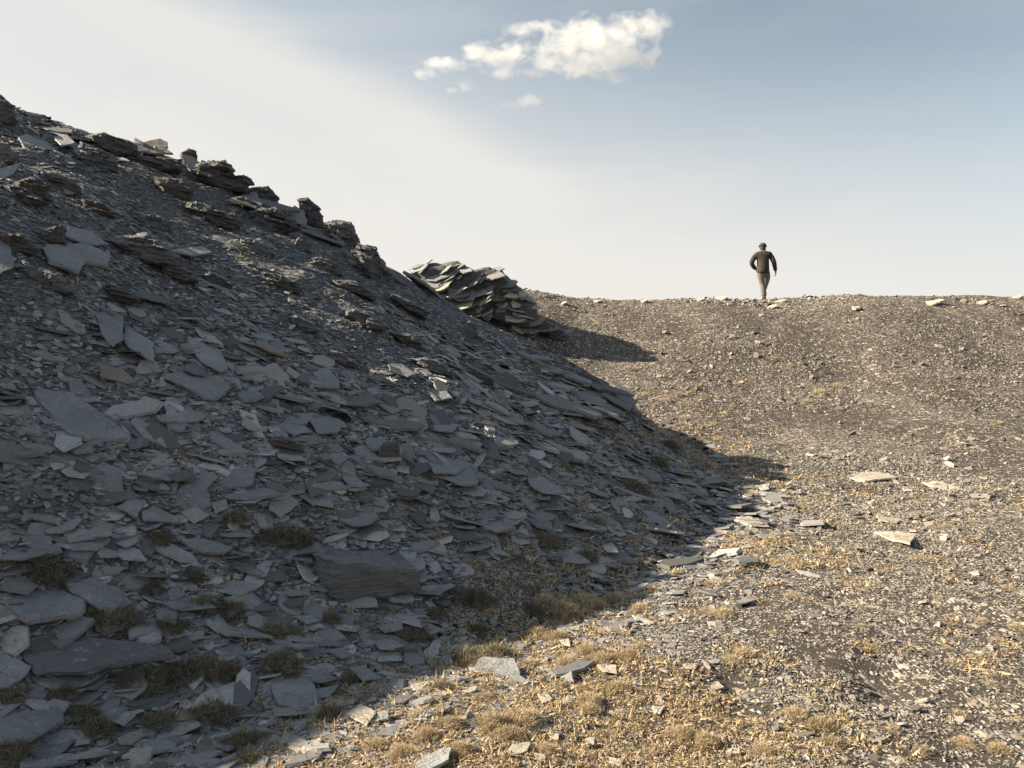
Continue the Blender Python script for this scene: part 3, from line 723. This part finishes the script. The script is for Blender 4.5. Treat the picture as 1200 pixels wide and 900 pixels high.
# the biggest of the random stones, one object each
picked = []
budget = 292-len(SLABS)
for i in cand:
    if len(picked) >= budget: break
    gx_, gy_ = int(PXS[i]//10), int(PYS[i]//10)
    if 0 <= gx_ < 121 and 0 <= gy_ < 91 and MASK[gy_, gx_]: continue
    picked.append(i)
for i in picked:
    c, n = hc[0][i], hc[1][i]; t, b = basis(n[None], hc[5][i:i+1]); K = rng.integers(5, 8)
    th = (np.arange(K)+rng.uniform(-.32, .32, K))/K*6.283; ra = rng.uniform(.72, 1.12, K)
    P = c+n*hc[4][i]*.5+(t[0]*(np.cos(th)*ra*hc[2][i])[:, None]+b[0]*(np.sin(th)*ra*hc[3][i])[:, None])
    add_slab(P, n, float(np.clip(hc[4][i], .009, .04)), rng.choice(['blue-grey', 'dark grey', 'pale grey', 'brown-stained'], p=[.62, .14, .14, .10]))
keep = np.ones(len(hc[0]), bool); keep[picked] = False
# stones that would have been larger than those are kept smaller
lim = np.sort(((hc[2]*hc[3])**.5/hc[0][:, 1])[picked])[0] if picked else .02
ratio = np.minimum(1, lim/np.maximum((hc[2]*hc[3])**.5/hc[0][:, 1], 1e-6)); ratio[hc[0][:, 1] < 1.2] = 1
hc[2][:] *= ratio; hc[3][:] *= ratio
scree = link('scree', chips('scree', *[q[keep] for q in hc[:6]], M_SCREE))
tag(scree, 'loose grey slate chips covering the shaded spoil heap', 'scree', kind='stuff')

def DARK(x, y):
    # bare damp soil worn through the gravel
    d = 0
    for (cx_, cy_, r1, r2) in DK: d = d+np.exp(-((x-cx_)/r1)**2-((y-cy_)/r2)**2)
    return np.clip(d*(1+1.6*fbm(x*1.6, y*1.6, 201, 3)), 0, 1)
_p, _ = hit([1110, 1160, 860, 830, 1080, 1150, 1110, 940, 760, 1020, 830, 1000, 700], [715, 830, 800, 690, 800, 405, 640, 760, 840, 385, 385, 490, 375])
DK = [(p[0], p[1], a_, b_) for p, (a_, b_) in zip(_p, ((.55, .6), (.45, .35), (.16, .4), (.4, .5), (.35, .3), (3.0, 1.6), (.6, .7), (.3, .35), (.25, .25), (2.6, 1.0), (2.0, .9), (1.6, .5), (1.2, .8)))]
def scatter_ground(N):
    x, y, d = polar(N, 1.9, 27, -34, 44)
    h = hillh(x, y); bare = sm(-.12, .22, fbm(x*.5+7, y*.5, 141, 4)+.10-.30*DARK(x, y))
    k = (rng.random(N) > sm(-.05, .3, h)) & (rng.random(N) < (.08+.92*bare)*(1-.72*sm(.6, 1.6, x)*(1-sm(5.5, 8, y))*sm(-.25, .15, fbm(x*.9+3, y*.9, 211, 3)+.08))); x, y, d = x[k], y[k], d[k]; n_ = len(x)
    u = rng.random(n_)
    crest = sm(21.5, 24, y)
    s = (.0014*np.clip(d, 3, 16)+.0034)*(.45+.9*u**2.5+(u > .985)*(.3+2.0*rng.random(n_)**2))*(1+1.3*crest*rng.random(n_))
    L = s*rng.uniform(.9, 1.5, n_); Wd = s*rng.uniform(.45, 1, n_); T = np.clip(s*rng.uniform(.15, .45, n_), .003, .04)
    n = normal(x, y)+rng.normal(0, .36, (n_, 3))+crest[:, None]*np.array([-.25, -.1, 0]); n /= np.linalg.norm(n, axis=1, keepdims=True)
    c = np.stack([x, y, G(x, y)+T*.3+.3*s*rng.random(n_)], -1)
    return c, n, L, Wd, T, rng.uniform(0, 6.283, n_)
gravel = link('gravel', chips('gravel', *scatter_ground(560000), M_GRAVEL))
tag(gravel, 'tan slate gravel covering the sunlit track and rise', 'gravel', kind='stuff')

# ------------------------------------------------------------------ dry grass
def blades(N, base, dirs, Ls, Ws, curl, seg=3):
    """N bent tapering blades; returns V, loops, starts"""
    up = np.array([0, 0, 1.]); d = dirs/np.linalg.norm(dirs, axis=1, keepdims=True)
    side = np.cross(d, up+rng.normal(0, .4, (N, 3))); side /= np.linalg.norm(side, axis=1, keepdims=True)
    bend = rng.normal(0, 1, (N, 3))*curl[:, None]; bend[:, 2] -= np.abs(curl)*.8
    V = np.zeros((N, 2*seg+1, 3))
    for i in range(seg+1):
        t = i/seg; p = base+d*(Ls*t)[:, None]+bend*(Ls*t*t)[:, None]; w = (Ws*(1-.75*t))[:, None]*side
        if i < seg: V[:, 2*i] = p-w; V[:, 2*i+1] = p+w
        else: V[:, 2*seg] = p
    pat = []; st = []
    for i in range(seg-1): st.append(len(pat)); pat += [2*i, 2*i+1, 2*i+3, 2*i+2]
    st.append(len(pat)); pat += [2*seg-2, 2*seg-1, 2*seg]
    pat = np.array(pat); st = np.array(st)
    return V.reshape(-1, 3), (np.arange(N)[:, None]*(2*seg+1)+pat).ravel(), (np.arange(N)[:, None]*len(pat)+st).ravel()
def tuft_mesh(seed, N=1200, squash=.72, mat=None):
    """a cushion of unit radius"""
    r = np.sqrt(rng.random(N)); a_ = rng.uniform(0, 6.283, N); lob = 1+.22*np.sin(a_*3+seed)+.15*np.sin(a_*5+2*seed)
    x = r*np.cos(a_)*lob*.8; y = r*np.sin(a_)*lob*.8; z = squash*.55*(1-r**2)*rng.uniform(.5, 1.1, N)
    base = np.stack([x, y, z-.06], -1)
    d = np.stack([x*.9, y*.9, .55+.3*rng.random(N)], -1)+rng.normal(0, .42, (N, 3))
    V, l, s = blades(N, base, d, rng.uniform(.12, .38, N), rng.uniform(.010, .020, N), rng.uniform(.1, .5, N))
    return mesh_np('grass_tuft', V, l, s, mat)
TUFT = {m: [tuft_mesh(i, mat=m) for i in range(7)] for m in (M_GRASS, M_GRASS_SHADE)}
TUFT_SMALL = {m: [tuft_mesh(i+20, 420, mat=m) for i in range(5)] for m in (M_GRASS, M_GRASS_SHADE)}
TUFTS = []
def add_tuft(px, py, w, group, label=None, asp=1.0):
    p, ok = hit([px], [py+w*.12])
    if not ok[0]: return
    p = p[0]; r = w*.5*p[1]/F*1.02; n = normal(p[:1], p[1:2])[0]
    m = M_GRASS_SHADE if group == SH else M_GRASS; me = TUFT[m][rng.integers(0, 7)] if w > 26 else TUFT_SMALL[m][rng.integers(0, 5)]
    o = link('grass_tuft', me); o.location = (p[0], p[1], float(Z(p[:1], p[1:2])[0])+.12*r)
    q = Vector((0, 0, 1)).rotation_difference(Vector(n*.6+np.array([0, 0, .4])))
    o.rotation_mode = 'QUATERNION'; o.rotation_quaternion = q @ Matrix.Rotation(rng.uniform(0, 6.28), 3, 'Z').to_quaternion()
    o.scale = (r, r, r*rng.uniform(.95, 1.25)*asp)
    tag(o, label, 'grass tuft', group); TUFTS.append([o, label, np.array(o.location), w])
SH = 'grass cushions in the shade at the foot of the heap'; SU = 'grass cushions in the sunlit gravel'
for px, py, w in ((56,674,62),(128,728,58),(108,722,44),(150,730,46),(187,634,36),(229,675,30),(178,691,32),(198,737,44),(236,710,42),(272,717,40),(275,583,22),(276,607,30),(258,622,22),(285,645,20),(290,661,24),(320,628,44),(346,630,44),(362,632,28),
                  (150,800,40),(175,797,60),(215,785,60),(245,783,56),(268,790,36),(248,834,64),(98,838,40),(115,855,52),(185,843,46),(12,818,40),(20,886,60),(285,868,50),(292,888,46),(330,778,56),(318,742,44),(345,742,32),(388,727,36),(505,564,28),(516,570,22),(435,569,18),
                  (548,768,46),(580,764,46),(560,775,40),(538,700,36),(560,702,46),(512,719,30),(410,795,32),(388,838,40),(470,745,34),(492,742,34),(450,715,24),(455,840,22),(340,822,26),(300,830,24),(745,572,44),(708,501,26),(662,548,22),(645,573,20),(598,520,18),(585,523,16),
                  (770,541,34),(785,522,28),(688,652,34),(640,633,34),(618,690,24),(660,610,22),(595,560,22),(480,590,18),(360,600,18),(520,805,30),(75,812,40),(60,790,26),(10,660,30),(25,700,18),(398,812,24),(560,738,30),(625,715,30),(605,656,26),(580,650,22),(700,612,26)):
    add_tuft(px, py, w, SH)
for px, py, w in ((930,698,24),(578,846,50),(612,842,48),(595,860,40),(692,818,36),(722,806,34),(735,768,40),(705,772,36),(660,714,44),(690,704,44),(720,702,36),(750,712,30),(640,704,34),(650,745,36),(630,740,30),(690,828,30),(800,862,38),(826,868,40),(846,720,34),(830,715,24),(855,775,26),(870,765,30),
                  (665,775,34),(690,762,40),(750,758,26),(1095,588,0),(865,645,14),(1105,618,22),(985,618,12),(795,520,24),(812,536,22),(800,546,22),(788,574,20),(800,580,18),(740,630,22),(780,470,16),(795,462,14),(740,432,12),(755,462,14),(800,490,16),(960,460,20),(980,452,20),(945,470,14),(905,420,14),(925,428,12),
                  (1168,752,24),(1150,728,20),(1110,758,18),(1180,690,20),(960,850,40),(930,838,36),(975,870,30),(1045,858,26),(1125,838,24),(1130,870,30),(1170,880,30),(1080,880,26),(895,880,30),(470,880,40),(500,860,34),(440,872,34),(530,845,34),(540,880,36),(640,880,30),(490,835,26),(565,815,26),(600,800,24),(620,775,26),(1010,735,14),(905,742,16),(1190,735,20),(760,690,26),(790,672,16),(1140,612,14),(1070,655,16),(700,860,24),(760,880,24),(880,700,16),(1100,700,16),(1160,800,20)):
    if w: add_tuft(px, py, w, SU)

# dry moss and grass that nobody could count, low between the stones
def ground_cover(N):
    x, y, d = polar(N, 1.9, 26, -34, 42)
    px, py = proj(np.stack([x, y, G(x, y, False)], -1))
    h = hillh(x, y)
    # thickest on the lower slope right below the heap, thinning to the track
    e = fbm(x*.9, y*.9, 171, 4)
    near = np.exp(-((x-.25-.09*(y-4))/1.0)**2)*(1-sm(9, 14, y)); strip = np.exp(-((x-3.1-.1*(y-12))/.8)**2)*sm(9, 12, y)*(1-sm(17, 20, y))*.55
    fore = (1-sm(3.3, 5.2, y))*(.40-.28*sm(.8, 2.0, x))
    e2 = fbm(x*4.5, y*4.5, 191, 3)
    dens = np.clip(near*.95+strip+fore+.02+e*.8+e2*1.3-.22-.3*DARK(x, y), 0, 1)*(1-sm(.4, 1.2, h)*.8)*(1-sm(17, 24, y)*.6)*(1-.6*sm(5.5, 8, y)*sm(1.2, 2.6, np.abs(x-3.1-.1*(y-12))))
    k = rng.random(N) < dens*.75; return x[k], y[k], d[k]
def cover():
    x, y, d = ground_cover(62000); N = len(x); B = 18
    sc_ = np.repeat((.0042*np.clip(d, 3, 12)+.006)*rng.uniform(.5, 1.5, N), B); X = np.repeat(x, B); Y = np.repeat(y, B)
    off = rng.normal(0, .75, (N*B, 2)); X = X+off[:, 0]*sc_; Y = Y+off[:, 1]*sc_
    rr = np.minimum(1, np.hypot(off[:, 0], off[:, 1])/1.5); base = np.stack([X, Y, Z(X, Y)+sc_*(.75*(1-rr**2)*rng.uniform(.2, 1, N*B)-.05)], -1)
    d_ = np.stack([off[:, 0], off[:, 1], rng.uniform(.1, 1.0, N*B)], -1)+rng.normal(0, .6, (N*B, 3))
    V, l, s = blades(N*B, base, d_, sc_*rng.uniform(.35, .95, N*B), sc_*rng.uniform(.10, .22, N*B), rng.uniform(.3, 1.1, N*B), 2)
    o = link('ground_cover', mesh_np('ground_cover', V, l, s, M_MOSS)); tag(o, 'low dry golden moss and grass between the sunlit stones', 'ground cover', kind='stuff')
cover()

# ------------------------------------------------------------------ the walker
def skin(name, verts, edges, radii, mat, parent, root=0, sub=2):
    me = bpy.data.meshes.new(name); me.from_pydata(verts, edges, []); o = link(name, me, mat, parent)
    o.modifiers.new('Skin', 'SKIN')
    for i, r_ in enumerate(radii):
        sv = me.skin_vertices[0].data[i]; sv.radius = (r_, r_) if isinstance(r_, (int, float)) else r_; sv.use_root = i == root
    s_ = o.modifiers.new('Sub', 'SUBSURF'); s_.levels = sub; s_.render_levels = sub
    dg = bpy.context.evaluated_depsgraph_get(); ev = o.evaluated_get(dg); nm = bpy.data.meshes.new_from_object(ev)
    o.modifiers.clear(); o.data = nm
    if not nm.materials: nm.materials.append(mat)
    for p in nm.polygons: p.use_smooth = True
    return o
def walker():
    p, _ = hit([894], [352]); d = p[0][1]; x0 = (894-600)/F*24.15; y0 = 24.15
    z0 = float(Z(np.array([x0]), np.array([y0]))[0])
    e = bpy.data.objects.new('person', None); COL.objects.link(e); e.location = (x0, y0, z0-.01)
    e.rotation_euler = (0, 0, -.24)
    tag(e, 'walker in dark jacket and grey trousers stepping up over the skyline, seen from behind', 'person')
    skinm = cloth_mat('skin', (.36, .22, .15), (.42, .26, .18), 20, .55)
    jk = cloth_mat('jacket_cloth', (.027, .023, .019), (.046, .039, .032)); tr = cloth_mat('trouser_cloth', (.122, .114, .102), (.165, .155, .14))
    cp = cloth_mat('cap_cloth', (.035, .035, .045), (.06, .06, .075)); bt = cloth_mat('boot_leather', (.22, .13, .07), (.28, .17, .10))
    # joints (x right, y ahead of the walker, z up)
    hip = (0, 0, .93); wai = (0, .01, 1.08); che = (0, .03, 1.30); sho = (0, .04, 1.45); nek = (0, .07, 1.53); hd = (.0, .11, 1.62); hd2 = (0, .12, 1.70)
    ls = (-.19, .03, 1.43); le = (-.345, -.02, 1.17); lw = (-.20, .10, .98); rs = (.19, .03, 1.43); re = (.32, -.02, 1.17); rw = (.37, .06, .91)
    lh = (-.075, .0, .90); lk = (-.01, .03, .50); la = (.035, -.02, .09); lt = (.035, .16, .035)
    rh = (.09, .02, .90); rk = (.14, .36, .70); ra_ = (.06, .42, .34); rt = (.06, .60, .28)
    V = [hip, wai, che, sho, nek, hd, hd2, ls, le, lw, rs, re, rw, lh, lk, la, lt, rh, rk, ra_, rt]
    E = [(0,1),(1,2),(2,3),(3,4),(4,5),(5,6),(3,7),(7,8),(8,9),(3,10),(10,11),(11,12),(0,13),(13,14),(14,15),(15,16),(0,17),(17,18),(18,19),(19,20)]
    Rr = [.13,.12,.14,.11,.06,.088,.078,.065,.045,.033,.065,.045,.033,.085,.06,.04,.035,.085,.06,.04,.035]
    def hand(wi, w, dirn, side):
        dv = np.array(dirn, float); dv /= np.linalg.norm(dv); sd = np.array(side, float); fw = np.cross(dv, sd)
        b = len(V); V.append(tuple(np.array(w)+dv*.06)); E.append((wi, b)); Rr.append((.038, .026))
        for k, l in zip((-1.5, -.5, .5, 1.5), (.07, .085, .08, .06)):
            q = np.array(w)+dv*.10+fw*k*.019; i = len(V)
            V.append(tuple(q)); V.append(tuple(q+dv*l*.5+sd*.012)); V.append(tuple(q+dv*l*.75+sd*.045))
            E.extend([(b, i), (i, i+1), (i+1, i+2)]); Rr.extend([.011, .0095, .008])
        q = np.array(w)+dv*.05+fw*.04; i = len(V); V.append(tuple(q)); V.append(tuple(q+dv*.05+fw*.012+sd*.02)); E.extend([(b, i), (i, i+1)]); Rr.extend([.012, .010])
    hand(12, rw, (.05, .08, -1), (-1, .1, 0)); hand(9, lw, (.45, .55, -.5), (.3, .5, .6))
    # nose and ears on the head
    for q, r_ in (((0, .19, 1.625), .014), ((-.085, .08, 1.63), .018), ((.085, .08, 1.63), .018)):
        V.append(q); E.append((5, len(V)-1)); Rr.append(r_)
    skin('body', V, E, Rr, skinm, e)
    # jacket: torso with both sleeves, hem over the hips
    jv = [(0, -.005, .80), (0, .0, .90), (0, .0, 1.08), (0, .015, 1.27), (0, .03, 1.40), (0, .055, 1.50), (-.20, .03, 1.41), (-.285, -.01, 1.28), (-.345, -.02, 1.16), (-.27, .05, 1.05), (-.195, .10, .975), (.20, .03, 1.41), (.27, .0, 1.28), (.32, -.02, 1.16), (.345, .03, 1.03), (.37, .06, .90)]
    je = [(0,1),(1,2),(2,3),(3,4),(4,5),(4,6),(6,7),(7,8),(8,9),(9,10),(4,11),(11,12),(12,13),(13,14),(14,15)]
    jr = [(.20,.18),(.205,.175),(.195,.15),(.20,.15),(.165,.125),(.085,.085),.092,.088,.082,.07,.058,.092,.086,.078,.068,.055]
    skin('jacket', jv, je, jr, jk, e)
    skin('collar', [(0, .04, 1.42), (0, .07, 1.52), (0, .09, 1.61)], [(0, 1), (1, 2)], [.115, .10, .10], jk, e)
    skin('hair', [(0, .07, 1.52), (0, .08, 1.62), (0, .10, 1.73)], [(0, 1), (1, 2)], [.08, .108, .09], cp, e)
    tv = [(0, .0, 1.05), (0, .0, .93), (-.085, -.005, .84), (-.045, .02, .68), (-.01, .035, .50), (.015, .0, .30), (.035, -.02, .12), (.10, .02, .86), (.135, .20, .78), (.145, .35, .69), (.10, .41, .54), (.06, .42, .38)]
    te = [(0,1),(1,2),(2,3),(3,4),(4,5),(5,6),(1,7),(7,8),(8,9),(9,10),(10,11)]
    skin('trousers', tv, te, [(.17,.14), (.18,.15), .125, .108, .092, .09, .084, .122, .106, .092, .08, .072], tr, e)
    for f_, t_ in (((.035, -.045, .05), (.035, .17, .035)), ((.06, .395, .31), (.06, .60, .275))):
        mid = tuple((np.array(f_)*.55+np.array(t_)*.45))
        skin('boot', [f_, mid, t_, (f_[0], f_[1]+.015, f_[2]+.11)], [(0,1),(1,2),(0,3)], [.06,.055,.042,.06], bt, e)
    # knitted cap with a turned-up rim
    bm = bmesh.new(); bmesh.ops.create_uvsphere(bm, u_segments=24, v_segments=14, radius=.108)
    bmesh.ops.delete(bm, geom=[v for v in bm.verts if v.co.z < -.012], context='VERTS')
    for v in bm.verts: v.co.z *= 1.02; v.co.y *= 1.12
    me = bpy.data.meshes.new('cap'); bm.to_mesh(me); bm.free(); c = link('cap', me, cp, e); c.location = (0, .105, 1.665); c.rotation_euler = (R(-8), 0, 0)
    for q in me.polygons: q.use_smooth = True
    m_ = c.modifiers.new('Solid', 'SOLIDIFY'); m_.thickness = .012; m_.offset = 1
walker()

# ------------------------------------------------------------------ clouds: real volumes far off
def cloud(name, blobs, dist, label, dens=.05, seed=0.0):
    """blobs: (px, py, half width px, half height px)"""
    s = dist/F
    cs = [np.array([(b[0]-CX)*s, dist, CAMZ+(CY-b[1])*s]) for b in blobs]
    c0 = np.mean(cs, 0)
    bm = bmesh.new()
    for c, b in zip(cs, blobs):
        mt = Matrix.Translation(Vector(c-c0)) @ Matrix.Diagonal((b[2]*s*1.08, (b[2]+b[3])*.45*s, b[3]*s*1.10, 1))
        bmesh.ops.create_icosphere(bm, subdivisions=3, radius=1, matrix=mt)
    me = bpy.data.meshes.new(name); bm.to_mesh(me); bm.free()
    o = link(name, me); o.location = c0
    rm = o.modifiers.new('Remesh', 'REMESH'); rm.mode = 'VOXEL'; rm.voxel_size = 6*s*.9
    dg = bpy.context.evaluated_depsgraph_get(); nm = bpy.data.meshes.new_from_object(o.evaluated_get(dg)); o.modifiers.clear(); o.data = nm
    k = NB(name+'_vapour'); k.N.remove(k.b)
    v = k.coord('Object'); fld = None
    for c, b in zip(cs, blobs):
        sub = k.n('VectorMath', operation='SUBTRACT'); k.L.new(v, sub.inputs[0]); sub.inputs[1].default_value = tuple(c-c0)
        dv = k.n('VectorMath', operation='DIVIDE'); k.L.new(sub.outputs[0], dv.inputs[0]); dv.inputs[1].default_value = (b[2]*s, (b[2]+b[3])*.42*s, b[3]*s)
        ln = k.n('VectorMath', operation='LENGTH'); k.L.new(dv.outputs[0], ln.inputs[0])
        f = k.math('SUBTRACT', 1.0, ln.outputs['Value'])
        fld = f if fld is None else k.math('SMOOTH_MAX', fld, f)
    va = k.n('VectorMath', operation='ADD'); k.L.new(v, va.inputs[0]); va.inputs[1].default_value = (seed*100, 0, 0)
    vm = k.n('VectorMath', operation='MULTIPLY'); k.L.new(va.outputs[0], vm.inputs[0]); vm.inputs[1].default_value = (1, 1, 1.5)
    n1 = k.noise(vm.outputs[0], 1/(20*s), 8, .66, .5)
    fld = k.math('ADD', fld, k.math('MULTIPLY', k.math('SUBTRACT', n1, .565), 3.0))
    de = k.mr(fld, -.02, .72, 0, 1)
    pv = k.n('VolumePrincipled'); pv.inputs['Color'].default_value = (.98, .98, .98, 1); pv.inputs['Anisotropy'].default_value = .3
    k.L.new(k.math('MULTIPLY', k.math('MAXIMUM', de, 0.0), dens), pv.inputs['Density']); k.L.new(pv.outputs[0], k.out.inputs['Volume'])
    nm.materials.clear(); nm.materials.append(k.m)
    tag(o, label, 'cloud', 'small white clouds high over the rise'); return o
D = 900
def clouds():
    cloud('cloud', [(705, 48, 66, 30), (755, 30, 40, 16), (660, 45, 38, 22), (740, 68, 42, 14), (690, 76, 44, 18), (645, 72, 30, 16), (715, 90, 26, 10), (600, 62, 30, 18), (575, 66, 26, 18), (612, 36, 26, 10), (635, 32, 24, 9), (560, 62, 24, 14), (590, 84, 26, 8), (520, 76, 30, 11), (500, 86, 22, 7), (620, 86, 26, 7)], D,
          'biggest white cloud, broad and bright at its right end with a ragged left end', .042, 0.3)
    cloud('cloud', [(618, 118, 22, 9), (600, 123, 18, 6)], D, 'small separate white puff of cloud below the big cloud', .02, 2.1)
    cloud('cloud', [(545, 99, 18, 9), (530, 106, 12, 5)], D, 'faint little puff of cloud under the ragged left end of the big cloud', .02, 4.7)
clouds()

# ------------------------------------------------------------------ labels that single each slab and cushion out
LM = {'the big squared dark block': (424, 664), 'the biggest smooth blue-grey plate': (92, 487), 'the rough pale steep plate': (242, 415), 'the tilted diamond plate': (164, 403), 'the wide six-sided plate': (230, 450),
      'the notched blue-grey plate': (90, 303), 'the pale plate near the crest': (47, 171), 'the flaky lit crest': (262, 205), 'the egg-shaped skyline rock': (365, 245), 'the dark skyline masses': (430, 285),
      'the black angular boulder': (549, 388), 'the second outcrop': (570, 350), 'the long toe plate': (690, 470), 'the upright angular grey block': (455, 531), 'the rounded brown-black boulder': (336, 522),
      'the broad cracked plate': (50, 711), 'the huge half-buried sheet': (110, 765), 'the rounded cracked plate': (345, 810), 'the bright diamond plate': (423, 837), 'the bright hooked plate': (500, 806), 'the wide flat plate in the track': (1016, 558),
      'the broken-cornered plate in the track': (1050, 630), 'the raised plate on the track': (881, 611), 'the walker': (894, 320), 'the flat bedded ledge': (415, 338), 'the overhanging dark ledge': (172, 294), 'the lone bedded rock': (355, 288),
      'the shadow tip': (858, 566), 'the dark wheel-worn hollow': (860, 815), 'the sunlit hollow in the gravel': (1035, 800), 'the thick corner plate': (35, 850), 'the long rib': (478, 358)}
def where(px, py, skip=()):
    ds = sorted((math.hypot(px-q[0], (py-q[1])*1.25), k) for k, q in LM.items() if k not in skip)
    d, k = ds[0]; q = LM[k]; dx, dy = px-q[0], (py-q[1])*1.25
    far = 'right beside' if d < 22 else None
    if far: return far+' '+k, k
    a_ = math.degrees(math.atan2(-dy, dx)) % 360
    w = ['right of', 'up and right of', 'above', 'up and left of', 'left of', 'down and left of', 'below', 'down and right of'][int((a_+22.5)//45) % 8]
    return ('close ' if d < 48 else 'well ' if d > 110 else '')+w+' '+k, k
def finish_labels(items, noun):
    used = {}; todo = []
    for it in items:
        if it['label']: it['o']['label'] = it['label']; used[it['label']] = 1; continue
        todo.append(it)
    groups = {}
    for it in todo:
        w, k = where(it['px'], it['py']); it['w'] = w; it['k'] = k
        groups.setdefault(it['adj']+' '+noun+' '+w, []).append(it)
    ords = {2: ('left', 'right'), 3: ('left', 'middle', 'right')}
    for lab, g in groups.items():
        if len(g) == 1: g[0]['o']['label'] = lab if len(lab.split()) <= 16 else lab.replace(' close ', ' ', 1).replace(' well ', ' ', 1); continue
        g.sort(key=lambda t: t['px']); sp = g[-1]['px']-g[0]['px']; horiz = True
        g2 = sorted(g, key=lambda t: t['py'])
        if (g2[-1]['py']-g2[0]['py']) > sp: g = g2; horiz = False
        n = len(g); num = {2: 'two', 3: 'three', 4: 'four', 5: 'five', 6: 'six', 7: 'seven', 8: 'eight'}.get(n, 'several')
        o_ = ['first', 'second', 'third', 'fourth', 'fifth', 'sixth', 'seventh', 'eighth', 'ninth', 'tenth', 'eleventh', 'twelfth', 'thirteenth']
        for i, it in enumerate(g):
            e = ('leftmost' if horiz else 'uppermost') if i == 0 else ('rightmost' if horiz else 'lowest') if i == n-1 else o_[min(i, 12)]+(' from left' if horiz else ' from top')
            t = lab+', '+e+' of '+num
            if len(t.split()) > 16: t = lab.replace(' '+it['adj'].split()[-1]+' ', ' ', 1).replace('well ', '', 1)+', '+e+' of '+num
            if len(t.split()) > 16: t = t.replace('close ', '', 1).replace('well ', '', 1).replace('the ', '', 2)
            if len(t.split()) > 16: t = t.replace(' of '+num, '', 1)
            it['o']['label'] = t
def adj_size(w): return 'very large' if w > 75 else 'large' if w > 48 else 'medium' if w > 32 else 'small' if w > 21 else 'tiny'
items = []
for o, lab, c, tone, asp, P in SLABS:
    px, py = proj(P); w = float(max(px.max()-px.min(), py.max()-py.min())); ap = np.ptp(px)/max(1, np.ptp(py))
    shp = 'long' if asp > 1.9 else 'oblong' if asp > 1.4 else 'squarish'
    items.append(dict(o=o, label=lab, px=float(px.mean()), py=float(py.mean()), adj=adj_size(w)+' '+shp+' '+tone))
finish_labels(items, 'slate plate')
items = []
for o, lab, c, w in TUFTS:
    px, py = proj(c); tone = 'olive-brown' if o['group'] == SH else 'golden'
    items.append(dict(o=o, label=lab, px=float(px), py=float(py), adj=adj_size(w*1.2)+' '+tone))
finish_labels(items, 'grass cushion')
finish_labels([dict(o=o, label=None, px=px, py=py, adj=('large' if w > 42 else 'small')+' ledge-like '+t) for o, px, py, w, t in ROCKS], 'bedded rock')
